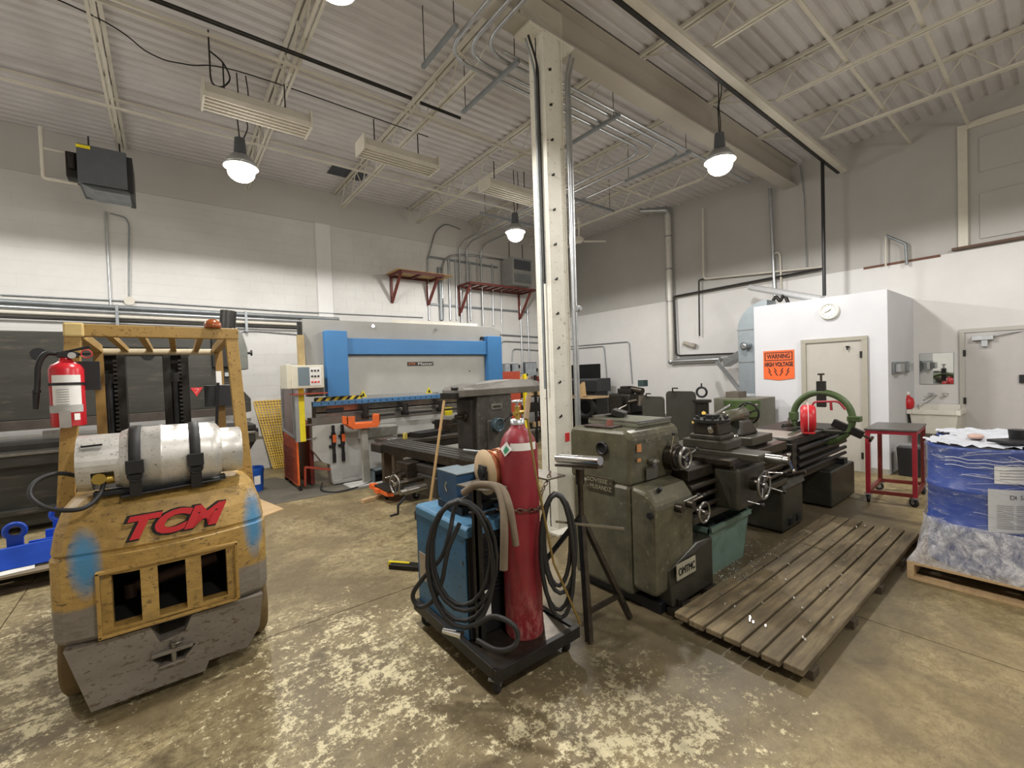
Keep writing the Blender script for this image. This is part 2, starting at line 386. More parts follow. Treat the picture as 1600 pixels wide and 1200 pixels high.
def lettering(parent, txt, org, xdir, up, size, mat, ext=0.002, label=None, fit=None, bold=0.0, shear=0.0):
    """raised letters; org = left end of base line, xdir = reading direction"""
    cu = bpy.data.curves.new('lettering', 'FONT'); cu.body = txt; cu.size = size; cu.extrude = ext; cu.resolution_u = 4; cu.offset = bold; cu.shear = shear
    tmp = bpy.data.objects.new('tmp', cu); COL.objects.link(tmp); bpy.context.view_layer.update()
    me = bpy.data.meshes.new_from_object(tmp.evaluated_get(bpy.context.evaluated_depsgraph_get())); bpy.data.objects.remove(tmp)
    me.materials.clear(); me.materials.append(mat)
    x = Vector(xdir).normalized(); u = Vector(up).normalized(); z = x.cross(u).normalized(); u = z.cross(x); sx = 1.0
    if fit and len(me.vertices):
        xs_ = [v.co.x for v in me.vertices]; sx = fit/max(max(xs_)-min(xs_), 1e-3)
    p = Vector(org) - (W[parent] if parent else Vector((0, 0, 0)))
    me.transform(Matrix(((x.x*sx, u.x, z.x, p.x), (x.y*sx, u.y, z.y, p.y), (x.z*sx, u.z, z.z, p.z), (0, 0, 0, 1))))
    o = bpy.data.objects.new('lettering', me); COL.objects.link(o)
    if parent: o.parent = parent
    if label: o['label'] = label
    W[o] = W[parent] if parent else Vector((0, 0, 0))
    return o
def cut(o, *cutters):
    """boolean-difference boxes out of a mesh and bake the result"""
    cs = []
    for b in cutters:
        me = b.mesh('cutter', W[o]); c = bpy.data.objects.new('cutter', me); COL.objects.link(c); c.location = W[o] if True else (0, 0, 0); cs.append(c)
        m = o.modifiers.new('cut', 'BOOLEAN'); m.operation = 'DIFFERENCE'; m.solver = 'EXACT'; m.object = c
    bpy.context.view_layer.update()
    dg = bpy.context.evaluated_depsgraph_get(); me = bpy.data.meshes.new_from_object(o.evaluated_get(dg))
    o.modifiers.clear(); o.data = me
    for c in cs: bpy.data.objects.remove(c)
def arc3(pts, r=0.12, n=5):
    """polyline with rounded corners"""
    P = [Vector(p) for p in pts]; out = [P[0]]
    for i in range(1, len(P)-1):
        a = (P[i-1]-P[i]); b = (P[i+1]-P[i]); q = min(r, a.length*0.45, b.length*0.45); a.normalize(); b.normalize()
        p0 = P[i]+a*q; p1 = P[i]+b*q
        for k in range(n+1):
            t = k/n; out.append(p0*(1-t)**2 + P[i]*2*t*(1-t) + p1*t*t)
    out.append(P[-1]); return out
def spline(pts, n=8):
    P = [Vector(p) for p in pts]; P = [P[0]*2-P[1]] + P + [P[-1]*2-P[-2]]; out = []
    for i in range(1, len(P)-2):
        a, b, c, d = P[i-1:i+3]
        for k in range(n):
            t = k/n; out.append(0.5*((2*b) + (c-a)*t + (2*a-5*b+4*c-d)*t*t + (3*b-a-3*c+d)*t**3))
    out.append(P[-2]); return out
# ------------------------------------------------------------------ room shell
XW, YW, ZC = 9.95, 9.65, 5.66
XB, YB = -4.5, -4.5
floor = struct('floor', B().box(XB, YB, -0.12, XW+0.1, YW+0.1, -0.012), M('joint_dark', '3a3226', 0.9, var=0.2))
xs = [XB, -1.0, 3.5, 8.0, XW]; ys = [YB, -1.25, 3.25, 7.75, YW]
for i in range(4):
    for j in range(4):
        g = 0.004
        part(floor, 'slab', B().box(xs[i]+g, ys[j]+g, -0.012, xs[i+1]-g, ys[j+1]-g, 0), floor_mat)
wl = struct('wall_left', B().box(XB, YW, 0, XW+0.1, YW+0.15, 5.75), block_mat)
bw, bh = 0.4, 0.2
cands = []
rows = int(5.6/bh)
for r_ in range(rows+1):
    x = XB + (bw/2 if r_ % 2 else 0) - (bw if r_ % 2 else 0)
    while x < XW:
        x0, x1 = max(x, XB)+0.004, min(x+bw, XW)-0.004; z0, z1 = r_*bh+0.004, min((r_+1)*bh, 5.64)-0.004
        if x1-x0 > 0.03 and z1-z0 > 0.02: cands.append((x0, z0, x1, z1))
        x += bw
def keyb(c):
    X, Z = (c[0]+c[2])/2, (c[1]+c[3])/2
    vis = Z > 2.45 or (0.95 < X < 1.75 and Z > 0) or (5.5 < X < 8)
    return (0 if (vis and -3.1 < X < 9) else 100) + math.hypot(X-0.0, 9.6, Z-1.67)
cands.sort(key=keyb)
mesh_cache = {}
for x0, z0, x1, z1 in cands[:298]:
    k = (round(x1-x0, 3), round(z1-z0, 3))
    if k not in mesh_cache:
        b = B().box(-k[0]/2, -0.0035, -k[1]/2, k[0]/2, 0.002, k[1]/2); me = b.mesh('block', Vector((0, 0, 0))); me.materials.append(block_mat); mesh_cache[k] = me
    o = bpy.data.objects.new('block', mesh_cache[k]); COL.objects.link(o); o.parent = wl; o.location = ((x0+x1)/2, YW, (z0+z1)/2)
bb = B()
for x0, z0, x1, z1 in cands[298:]: bb.box(x0, YW-0.0035, z0, x1, YW+0.002, z1)
part(wl, 'blocks', bb, block_mat, kind='stuff')
struct('trim_1', B().box(2.52, YW-0.03, 0, 2.82, YW, 4.93), white_paint, 0.004)
struct('trim_2', B().box(XB, YW-0.02, 4.93, XW, YW, 5.62), M('bond_beam_paint', 'bfbcb7', 0.75, var=0.05, scale=1))
wr = struct('wall_right', B().box(XW, YB, 0, XW+0.12, YW+0.1, 3.36), white_paint)
struct('wall_right_upper', B().box(XW+0.003, YB, 3.36, XW+0.12, YW+0.1, 5.75), upper_grey)
struct('wall_front', B().box(XB, YB-0.12, 0, XW+0.12, YB, 5.75), white_paint)
struct('wall_back', B().box(XB-0.12, YB-0.12, 0, XB, YW+0.15, 5.75), white_paint)
# upper panel opening with its post, on the right wall
p = struct('trim_3', B().box(XW-0.05, 0.98, 3.39, XW+0.01, 1.09, 5.3), steel_white, 0.004)
struct('trim_4', B().box(XW-0.05, YB+1, 5.22, XW+0.01, 0.98, 5.32), steel_white, 0.004)
b = B(); b.box(XW-0.02, YB+1, 4.52, XW+0.01, 0.86, 5.05); b.box(XW-0.02, YB+1, 3.5, XW+0.01, 0.86, 4.2)
struct('wall_panel_upper', b, upper_grey, 0.01)
solo('ledge_board', B().box(XW-0.10, -2.5, 3.385, XW-0.002, 1.16, 3.42), M('ledge_brown', '5a4436', 0.7), 'thin brown ledge strip along the upper right wall below the panelled opening', 'ledge')
struct('trim_5', B().box(XW-0.012, 1.3, 3.33, XW-0.0, 2.3, 3.37), M('seam_brown', '6d4c3d', 0.8))
# steel deck: ribs run along X, 152 mm pitch
prof = []; y = YB; 
while y < YW+0.1:
    prof += [(y, 5.632), (y+0.078, 5.632), (y+0.098, 5.662), (y+0.132, 5.662)]; y += 0.152
b = B(); n = len(prof)
vs = [(XB, a, z) for a, z in prof] + [(XW+0.1, a, z) for a, z in prof] 
b._add(vs, [(i, i+1, n+i+1, n+i) for i in range(n-1)])
b.box(XB, YB, 5.69, XW+0.1, YW+0.15, 5.76)
ceil = struct('ceiling', b, deck_white)
solo('deck_patch', B().box(2.55, 8.35, 5.615, 3.2, 8.75, 5.629), M('patch_dark', '4b4f57', 0.8), 'dark unpainted sheet patch on the ceiling deck near the left wall', 'ceiling patch')
# main beam + column
beam = struct('beam', B().box(XB, 3.33, 5.19, XW, 3.57, 5.21).box(XB, 3.443, 5.205, XW, 3.457, 5.60).box(XB, 3.33, 5.595, XW, 3.57, 5.61), M('beam_paint', 'b9b3a8', 0.6, var=0.06, scale=2))
part(beam, 'splice_plate', B().box(2.95, 3.42, 5.23, 3.55, 3.48, 5.58), steel_white)
colm = struct('column', B().box(3.17, 3.34, 0, 3.185, 3.56, 5.19).box(3.43, 3.34, 0, 3.445, 3.56, 5.19).box(3.17, 3.44, 0, 3.44, 3.46, 5.19).box(3.165, 3.325, 0.0, 3.36, 3.36, 5.19).box(3.36, 3.35, 0, 3.44, 3.45, 5.19), column_white, 0.002)
part(colm, 'cap_plate', B().box(2.98, 3.32, 5.172, 3.62, 3.58, 5.19), column_white)
part(colm, 'base_plate', B().box(3.05, 3.2, 0, 3.57, 3.7, 0.02), column_white)
k = B()
for i in range(11): z = 1.2+i*0.36; k.cb((3.235, 3.320, z), (0.016, 0.02, 0.016)); k.cb((3.252, 3.318, z+0.010), (0.010, 0.014, 0.024))
part(colm, 'conduit_clips', k, dark_steel)
# ------------------------------------------------------------------ roof joists
def joist(x, y0, y1, ye0, ye1, label, grp):
    t = thing('roof_joist', (x, y0, 5.2), label, 'roof joist', grp)
    part(t, 'top_chord', B().box(x-0.05, y0, 5.585, x-0.012, y1, 5.628).box(x+0.012, y0, 5.585, x+0.05, y1, 5.628), steel_white)
    part(t, 'bottom_chord', B().box(x-0.038, ye0, 5.19, x-0.010, ye1, 5.215).box(x+0.010, ye0, 5.19, x+0.038, ye1, 5.215), steel_white)
    wb = B(); n = int(round((ye1-ye0)/0.62)); st = (ye1-ye0)/n
    for i in range(n):
        a = ye0+i*st; wb.cyl((x, a, 5.21), (x, a+st/2, 5.6), 0.010, n=6, caps=False); wb.cyl((x, a+st/2, 5.6), (x, a+st, 5.21), 0.010, n=6, caps=False)
    wb.cyl((x, y0+0.02, 5.6), (x, ye0, 5.21), 0.010, n=6); wb.cyl((x, ye1, 5.21), (x, y1-0.02, 5.6), 0.010, n=6)
    part(t, 'web_rods', wb, steel_white)
    return t
names = ['far left above the forklift', 'second from the far left', 'third from the far left', 'fourth, left of the column top', 'fifth, above the ceiling fan', 'sixth, nearest the right-hand wall']
j0 = joist(-0.42, 3.57, 9.6, 4.25, 9.25, '', 'roof joists between beam and left wall')
for i, x in enumerate((-0.42, 1.27, 2.95, 4.65, 6.35, 8.05)):
    o = j0 if i == 0 else dup(j0, (x+0.42, 0, 0))
    o['label'] = 'white open web joist to the left wall, ' + names[i]
j1 = joist(-0.2, YB+0.02, 3.33, YB+0.5, 2.42, '', 'roof joists right of the beam')
nm2 = ['overhead outside the top left', 'overhead left of the beam end', 'first right of the white column', 'second right of the white column', 'third right of the column', 'nearest the right-hand wall']
for i, x in enumerate((-0.2, 1.5, 3.2, 4.87, 6.55, 8.25)):
    o = j1 if i == 0 else dup(j1, (x+0.2, 0, 0))
    o['label'] = 'white open web joist right of the main beam, ' + nm2[i]
for i, (y, z, nm) in enumerate(((5.34, 5.18, 'left bay, close to the tilted grey fixture'), (8.0, 5.58, 'left bay, near the left wall'), (6.05, 5.58, 'left bay, above the louvred fixtures'), (7.4, 5.18, 'left bay, second from the left wall'))):
    solo('bridging_bar', B().box(XB, y-0.013, z-0.013, 8.1, y+0.013, z+0.013), steel_white, 'white bridging bar tying the joists together, ' + nm, 'bridging bar', 'joist bridging bars')
solo('bridging_bar', B().bar((XB, 1.64, 5.17), (XW-0.02, 1.64, 5.30), 0.035, 0.035), steel_white, 'white bridging pipe crossing right bay joists, ending beside the panelled opening', 'bridging bar', 'joist bridging bars')
solo('bridging_bar', B().bar((XB, 0.97, 5.16), (XW-0.02, 0.97, 5.30), 0.035, 0.035), steel_white, 'white bridging pipe nearest the top right corner', 'bridging bar', 'joist bridging bars')
# strut channel on the right of the beam
t = thing('strut_channel', (5, 2.55, 5.1), 'long pale channel with dark slot hung right of the main beam', 'channel')
part(t, 'rail', B().box(1.5, 2.46, 5.10, 9.75, 2.56, 5.16), steel_white)
part(t, 'slot', B().box(1.5, 2.565, 5.09, 9.7, 2.61, 5.15), dark_steel)
solo('dark_pipe', B().cyl((XB, 5.05, 5.10), (2.5, 5.0, 5.10), 0.022, n=10), dark_steel, 'long dark steel pipe running under the ceiling at upper left', 'pipe')
solo('dark_pipe', B().cyl((2.62, 5.0, 5.09), (3.2, 5.0, 5.09), 0.02, n=10), dark_steel, 'short dark pipe stub beyond the second joist chord', 'pipe')
# ------------------------------------------------------------------ high bay lamps
def high_bay(x, y, z, label, top):
    z += 0.2
    t = thing('high_bay_lamp', (x, y, z-0.3), label, 'lamp', 'high bay lamps')
    part(t, 'reflector', B().lathe((x, y, z+0.02), (0, 0, -1), [(0, 0.06), (0.02, 0.11), (0.10, 0.17), (0.17, 0.20), (0.165, 0.195), (0.10, 0.16), (0.03, 0.10), (0.02, 0.05)], 24), galv)
    part(t, 'housing', B().cyl((x, y, z+0.02), (x, y, z+0.22), 0.075, 0.06), heater_grey)
    part(t, 'globe', B().sphere((x, y, z-0.20), 0.155, 20, (1, 1, 0.8)), globe)
    part(t, 'chain', B().tube([(x, y, z+0.2), (x-0.02, y, z+0.55), (x+0.01, y, z+0.7), (x, y, top)], 0.008, 6), dark_steel)
    part(t, 'power_cord', B().tube(spline([(x+0.03, y, z+0.2), (x+0.10, y+0.03, z+0.42), (x+0.05, y+0.02, z+0.62), (x+0.12, y+0.02, z+0.8), (x+0.1, y, top)]), 0.008, 6), dark_steel)
    return t
lab = ['glowing high bay lamp hanging over the forklift, left of the picture', 'glowing high bay lamp hanging beside the main beam on the right', 'glowing high bay lamp hanging behind the white column, the farthest one', 'glowing high bay lamp above the top edge over the aisle']
for i, (x, y, z) in enumerate(LAMPS):
    high_bay(x, y, z, lab[i] if i < 4 else 'glowing high bay lamp out of view behind the camera, row %s' % ('left', 'middle', 'right')[i-4], 5.62)
# louvred fixtures
def fixture(x0, x1, y, z, label):
    t = thing('louvred_fixture', ((x0+x1)/2, y, z), label, 'light fixture', 'unlit louvred strip fixtures')
    part(t, 'housing', B().prism([(x0, y-0.16, z+0.02), (x0, y+0.16, z+0.02), (x0, y+0.07, z+0.16), (x0, y-0.07, z+0.16)], (x1-x0, 0, 0)), steel_white)
    for s_ in range(5):
        yy = y-0.14+s_*0.07
        part(t, 'louvre', B().prism([(x0, yy-0.012, z-0.02), (x0, yy+0.012, z-0.02), (x0, yy+0.02, z+0.03), (x0, yy-0.02, z+0.03)], (x1-x0, 0, 0)), steel_white)
    for xx in (x0, x1): part(t, 'end_cap', B().box(xx-0.01, y-0.17, z-0.03, xx+0.01, y+0.17, z+0.165), steel_white)
    for xx in (x0+0.2, x1-0.25): part(t, 'hanger', B().cyl((xx, y, z+0.15), (xx, y, 5.2), 0.008, n=6), dark_steel)
fixture(0.42, 1.48, 5.75, 4.72, 'unlit white louvred strip fixture hanging at upper left, largest one')
fixture(2.15, 3.25, 5.85, 4.72, 'unlit white louvred strip fixture in the middle, left of the column')
fixture(4.2, 5.3, 5.9, 4.72, 'unlit white louvred strip fixture partly behind the white column')
solo('coiled_cable', B().tube(spline([(0.5, 5.75, 5.5), (0.5, 5.75, 5.2), (0.51, 5.75, 4.95), (0.6, 5.75, 4.93), (0.68, 5.75, 5.05), (0.62, 5.75, 5.2), (0.5, 5.75, 5.28)]), 0.009, 6), dark_steel, 'dark cable loop hanging above the upper left strip fixture', 'cable')
solo('ceiling_wire', B().tube(spline([(-3, 5.6, 5.3), (-0.6, 5.7, 5.22), (0.0, 5.72, 5.02), (0.3, 5.75, 5.05), (0.9, 5.8, 5.2), (3.2, 5.9, 5.24)]), 0.007, 5), dark_steel, 'thin dark wire sagging below the joists at upper left', 'cable')
# conduit run below the ceiling
for i, (xl, xr, yc) in enumerate(((2.42, 5.95, 4.06), (2.57, 6.15, 3.94), (2.68, 6.57, 3.77), (None, 8.6, 3.67))):
    nm = ('outermost of the bent conduits under the ceiling', 'second of the bent conduits under the ceiling', 'third of the bent conduits under the ceiling', 'straight conduit closest to the main beam')[i]
    if xl: pts = arc3([(xl, -4.2, 5.05), (xl, yc, 5.05), (xr, yc, 5.05), (xr, YW-0.08-0.03*i, 5.05), (xr, YW-0.08-0.03*i, 1.8)], 0.35, 8)
    else: pts = [(2.9, yc, 5.05), (xr, yc, 5.05)]
    solo('electrical_conduit', B().tube(pts, 0.021, 8), galv, 'galvanised ' + nm, 'conduit', 'ceiling conduits')
def strut(x0, y0, x1, y1, label):
    t = thing('strut_support', ((x0+x1)/2, (y0+y1)/2, 4.985), label, 'strut', 'conduit support struts')
    if x0 == x1: part(t, 'rail', B().box(x0-0.02, y0, 4.985, x0+0.02, y1, 5.025), galv_dull)
    else: part(t, 'rail', B().box(x0, y0-0.02, 4.985, x1, y0+0.02, 5.025), galv_dull)
    for f_ in (0.06, 0.94):
        px, py = x0+(x1-x0)*f_, y0+(y1-y0)*f_; part(t, 'hanger_rod', B().cyl((px, py, 5.025), (px, py, 5.63), 0.005, n=6), dark_steel)
strut(3.08, 3.62, 3.08, 4.75, 'dark strut rail under the conduits just left of the column top'); strut(4.78, 3.62, 4.78, 5.35, 'dark strut rail under the conduits right of the column')
strut(6.5, 3.62, 6.5, 4.85, 'dark strut rail under the conduit bends near the lamp'); strut(2.3, 3.6, 2.3, 4.3, 'dark strut rail under the conduits at the top edge')
strut(5.3, 5.9, 7.5, 5.9, 'dark strut rail crossing the conduits halfway to the left wall'); strut(5.2, 7.5, 7.4, 7.5, 'dark strut rail crossing the conduits near the left wall')
# fan
fx, fy, fz = 7.55, 6.95, 4.62
t = thing('ceiling_fan', (fx, fy, fz), 'white ceiling fan hanging right of the white column', 'fan')
part(t, 'rod', B().cyl((fx, fy, fz+0.1), (fx, fy, 5.2), 0.015), steel_white)
part(t, 'canopy', B().cyl((fx, fy, fz+0.42), (fx, fy, fz+0.52), 0.05, 0.03), steel_white)
part(t, 'motor', B().lathe((fx, fy, fz+0.14), (0, 0, -1), [(0, 0.05), (0.04, 0.10), (0.10, 0.11), (0.15, 0.05)], 18), steel_white)
for a in (-35, 85, 205):
    d = Vector((math.cos(R(a)), math.sin(R(a)), 0)); q = Vector((-d.y, d.x, 0)); c0 = Vector((fx, fy, fz+0.02))
    part(t, 'blade', B().prism([c0+d*0.1-q*0.05, c0+d*0.6-q*0.08-Vector((0, 0, .02)), c0+d*0.62+q*0.06, c0+d*0.1+q*0.05], (0, 0, 0.012)), steel_white)
# ------------------------------------------------------------------ column conduits
for i, (dx, dy, r_, m, z0, z1, lb) in enumerate(((-0.03, 0.03, 0.012, rubber, 2.6, 5.1, 'black cable strapped to the left edge of the white column'), (-0.075, 0.03, 0.012, galv_dull, 1.5, 5.05, 'thin grey conduit beside the left edge of the white column'),
        (0.33, -0.02, 0.018, galv, 0.95, 5.1, 'galvanised conduit on the right side of the white column, inner one'), (0.395, 0.0, 0.016, galv, 0.9, 5.1, 'galvanised conduit on the right side of the white column, outer one'))):
    x, y = 3.17+dx, 3.36+dy
    solo('column_conduit', B().tube(arc3([(x, y, z0), (x, y, z1-0.25), (x+(0.08 if dx > 0 else -0.12), y, z1)], 0.15), r_, 8), m, lb, 'conduit', 'conduits on the column')
solo('junction_box', B().box(3.55, 3.32, 2.33, 3.60, 3.37, 2.39).cyl((3.575, 3.32, 2.36), (3.575, 3.30, 2.36), 0.025, n=12), galv, 'small round junction box on the outer column conduit', 'junction box', bev=0.004)
# ------------------------------------------------------------------ left wall services
def wpipe(pts, r, m, label, nm='wall_conduit', grp='conduits on the left wall', Y=YW-0.035, rr=0.12, n=8):
    P = [ay(px, py, Y) for px, py in pts]
    return solo(nm, B().tube(arc3(P, rr), r, n), m, label, 'conduit', grp)
z = 3.14
t = thing('raceway_rail', (-1, YW-0.07, z), 'long bundle of pale trunking and pipes along the left wall behind the forklift', 'trunking')
xR = 4.6
zz = ay(100, 482, YW-0.1).z
for k, (dz, r_, m) in enumerate(((0.06, 0.035, galv_dull), (-0.02, 0.035, galv), (-0.09, 0.03, steel_white), (-0.17, 0.018, dark_steel))):
    part(t, 'pipe', B().cyl((XB, YW-0.10, zz+dz+0.02), (2.9-0.1*k, YW-0.10, zz+dz-0.02), r_, n=10), m)
for xx in (-2.5, -0.6, 1.2): part(t, 'bracket', B().box(xx-0.02, YW-0.15, zz-0.28, xx+0.02, YW-0.0, zz+0.1), galv_dull)
wpipe([(0, 460.5), (208, 471), (460, 487), (661, 496)], 0.010, galv_dull, 'thin conduit running level along the whole left wall')
wpipe([(165, 330), (173, 480)], 0.012, galv, 'vertical conduit on the left wall below the dark unit heater')
wpipe([(172, 333), (197, 340), (202, 352), (202, 465)], 0.010, galv_dull, 'bent thin conduit dropping to the round box on the left wall')
solo('round_box', B().cyl(ay(202, 470, YW), ay(202, 470, YW-0.05), 0.07, n=16), steel_white, 'white round junction box on the left wall conduit', 'junction box')
wpipe([(365, 545), (372, 517), (400, 517), (482, 524)], 0.012, galv, 'conduit bending down behind the dark machine gearbox')
for px in (404,): pass
solo('flex_conduit', B().tube(spline([ay(a, b_, YW-0.05) for a, b_ in ((668, 405), (674, 385), (680, 364), (690, 354), (700, 351), (719, 358))]), 0.014, 8), galv_dull, 'flexible conduit arching up to the ceiling on the left wall', 'conduit')
VC = [(((668, 401), (671, 500)), 0.020, 'first upright conduit left of the duct pipe'), (((701, 405), (704, 500)), 0.026, 'upright conduit right of the bright bend'), (((712, 405), (714, 500)), 0.022, 'upright conduit beside the red rack bracket'),
      (((734, 408), (736, 501)), 0.022, 'upright conduit behind the red rack, left one'), (((769, 412), (771, 509)), 0.022, 'upright conduit behind the red rack, middle one'), (((745, 405), (746, 440)), 0.015, 'short upright conduit above the red rack'),
      (((783, 450), (784, 530)), 0.015, 'thin upright conduit near the press right corner'), (((813, 478), (817, 590)), 0.024, 'upright conduit into the switch boxes, left one'), (((824, 480), (827, 572)), 0.022, 'upright conduit into the grey panel, right one')]
for pts, r_, lb in VC: wpipe(pts, r_, galv, 'galvanised ' + lb)
wpipe([(686, 418), (690, 500)], 0.055, galv_dull, 'thick grey duct pipe upright on the left wall', 'duct_pipe')
wpipe([(692, 500), (690, 400), (735, 398), (794, 407)], 0.026, chrome, 'shiny conduit bending over to the corner unit heater', rr=0.5)
wpipe([(783, 562), (783, 533), (850, 536), (905, 528)], 0.014, galv_dull, 'low conduit above the switch boxes, upper one')
wpipe([(800, 565), (801, 545), (850, 548)], 0.014, galv_dull, 'low conduit above the switch boxes, lower one')
wpipe([(780, 523), (845, 527)], 0.02, galv_dull, 'level dark rail behind the upright conduits')
for i, ((a, b_), (c, d)) in enumerate((((669, 401), (777, 418)), ((672, 475), (826, 488)))):
    P, Q = ay(a, b_, YW-0.02), ay(c, d, YW-0.02)
    solo('wall_strut', B().bar(P, Q, 0.04, 0.05), galv_dull, ('upper', 'lower')[i] + ' level strut rail holding the conduits on the left wall', 'strut', 'left wall strut rails')
# red bracket shelves
def rack(x0, x1, z, d, n, solid, label, zb):
    y0, y1 = YW-0.02, YW-d
    t = thing('wall_rack', ((x0+x1)/2, y0, zb), label, 'wall rack')
    part(t, 'frame', B().bar((x0, y0, z), (x1, y0, z), .05, .05).bar((x0, y1, z), (x1, y1, z), .05, .05).bar((x0, y0, z), (x0, y1, z), .05, .05).bar((x1, y0, z), (x1, y1, z), .05, .05), shelf_red)
    for i in range(1, n):
        x = x0+(x1-x0)*i/n; part(t, 'rung', B().bar((x, y0, z), (x, y1, z), .05, .04), shelf_red)
    for x in (x0+0.03, x1-0.1):
        part(t, 'bracket', B().bar((x, y0, z), (x, y0, zb), .05, .05, (1, 0, 0)).bar((x, y0, zb), (x, y1+0.05, z), .05, .05, (1, 0, 0)), shelf_red)
    if solid: part(t, 'board', B().box(x0-0.1, y1-0.05, z+0.026, x1+0.25, y0, z+0.04), kraft, label='pale thin board on the frame')
rack(4.1, 5.15, 4.0, 0.62, 2, True, 'small dark red wall bracket shelf carrying a thin board', 3.4)
rack(5.9, 8.0, 3.93, 0.62, 9, False, 'long dark red ladder-like rack on the left wall right of the small shelf', 3.2)
# corner heater
c0 = ay(795, 403, 9.2); c1 = ay(826, 450, 9.2)
t = thing('unit_heater', (c0.x+0.3, 9.2, c1.z), 'grey boxy unit heater hung high in the room corner behind the column', 'heater')
part(t, 'casing', B().box(c0.x, 9.05, c1.z, c1.x, 9.55, c0.z), M('heater_light', '9a9b98', 0.5, var=.1), 0.01)
part(t, 'grille', B().box(c0.x+0.05, 9.03, (c0.z+c1.z)/2+0.05, c1.x-0.05, 9.05, c0.z-0.06), heater_grey)
part(t, 'vent_panel', B().box(c0.x+0.05, 9.03, c1.z+0.08, c1.x-0.05, 9.05, (c0.z+c1.z)/2-0.06), galv_dull)
part(t, 'hanger', B().cyl((c0.x+.1, 9.3, c0.z), (c0.x+.1, 9.3, 5.2), .01, n=6).cyl((c1.x-.1, 9.3, c0.z), (c1.x-.1, 9.3, 5.2), .01, n=6), dark_steel)
# left unit heater
t = thing('unit_heater', (-0.6, 8.4, 4.35), 'large dark grey unit heater hung high at the left of the picture', 'heater')
a, c = ay(118, 222, 8.2), ay(203, 300, 8.2)
x0, x1, z1, z0 = a.x, c.x, a.z, c.z
part(t, 'casing', B().box(x0, 8.2, z0+0.02, x1-0.02, 8.9, z1), heater_grey, 0.01)
part(t, 'louvre_hood', B().prism([(x0+0.03, 8.25, z0+0.02), (x1+0.0, 8.25, z0+0.02), (x1-0.0, 8.15, z0-0.07), (x0+0.16, 8.15, z0-0.07)], (0, 0.5, 0)), galv_dull)
part(t, 'louvre', B().box(x1-0.02, 8.22, z0-0.02, x1+0.04, 8.86, z1-0.05), black)
part(t, 'gas_valve', B().box(x0-0.12, 8.3, z0+0.1, x0, 8.6, z1-0.1).cyl((x0-0.05, 8.28, z0+0.2), (x0-0.05, 8.28, z0+0.4), 0.04), dark_steel, 0.01)
part(t, 'warning_label', B().box(x0+0.0, 8.19, z1-0.06, x0+0.14, 8.2, z1-0.02), yellow)
part(t, 'hanger', B().cyl((x0+.1, 8.5, z1), (x0+.1, 8.5, 5.2), .01, n=6).cyl((x1-.1, 8.5, z1), (x1-.1, 8.5, 5.2), .01, n=6), dark_steel)
solo('gas_pipe', B().tube(arc3([(x0-0.35, 8.4, 5.15), (x0-0.35, 8.4, z0+0.05), (x0-0.02, 8.4, z0+0.05)], .04), 0.022, 8).cyl((x0-.35, 8.4, z0+.45), (x0-.05, 8.4, z0+.45), .016, n=8), steel_white, 'pale gas pipe dropping left of the dark unit heater', 'pipe')
# switch boxes on the left wall near the corner
for i, (px0, py0, px1, py1, m, lb) in enumerate(((788, 568, 798, 583, galv_dull, 'small blue-grey switch box, left of the pair over the press'), (800, 568, 811, 583, galv_dull, 'small blue-grey switch box, right of the pair over the press'),
        (820, 566, 839, 596, heater_grey, 'large grey electrical panel on the left wall beside the column'), (811, 583, 823, 596, heater_grey, 'low grey electrical box between switch boxes and large panel'))):
    P, Q = ay(px0, py0, YW-0.12), ay(px1, py1, YW-0.12)
    t = thing('electrical_box', ((P.x+Q.x)/2, YW, Q.z), lb, 'electrical box')
    part(t, 'case', B().box(P.x, YW-0.12, Q.z, Q.x, YW-0.01, P.z), m, 0.005)
    part(t, 'cover', B().box(P.x+0.02, YW-0.13, Q.z+0.02, Q.x-0.02, YW-0.12, P.z-0.02), M('box_cover', 'a0a6aa', .5))
    part(t, 'switch_handle', B().box(Q.x-.02, YW-0.16, (P.z+Q.z)/2, Q.x+0.02, YW-0.12, (P.z+Q.z)/2+0.1), dark_steel)
# ------------------------------------------------------------------ office partition
OX, OY0, OY1, OZ = 8.25, 1.64, 3.48, 2.71
office = struct('wall_office', B().box(OX, OY0, 0, XW, OY1, OZ), office_white)
d1 = struct('door_1', B().box(OX-0.02, 1.93, 0.0, OX-0.002, 2.68, 2.0), beige_door, 0.003)
part(d1, 'door_frame', B().box(OX-0.045, 1.87, 0, OX-0.001, 1.94, 1.999).box(OX-0.045, 2.67, 0, OX-0.001, 2.74, 1.999).box(OX-0.045, 1.87, 2.0, OX-0.001, 2.74, 2.06), beige_frame, 0.002)
for z in (1.78, 0.25): part(d1, 'hinge', B().box(OX-0.05, 1.93, z-.05, OX-0.04, 1.96, z+.05), dark_steel)
part(d1, 'coat_hook', B().box(OX-0.06, 2.09, 1.90, OX-0.02, 2.13, 1.92).box(OX-0.06, 2.10, 1.86, OX-0.05, 2.12, 1.92), dark_steel)
struct('baseboard_office', B().box(OX-0.012, OY0, 0, OX, 1.87, 0.08), M('base_dirty', '9c968a', .7))
t = thing('wall_clock', (OX, 2.34, 2.48), 'round white wall clock high on the office wall', 'clock')
c = ax(1295, 486, OX-0.04)
part(t, 'rim', B().lathe((OX, c.y, c.z), (-1, 0, 0), [(0, .135), (0.03, .135), (0.055, .125), (0.055, .105), (0.045, .105)], 28), tub_white)
part(t, 'dial', B().cyl((OX-0.03, c.y, c.z), (OX-0.046, c.y, c.z), .107, n=28), clock_face)
hb = B()
for i in range(12):
    a = R(30*i); hb.bar((OX-.048, c.y+.08*math.sin(a), c.z+.08*math.cos(a)), (OX-.048, c.y+.095*math.sin(a), c.z+.095*math.cos(a)), .004, .007, (1, 0, 0))
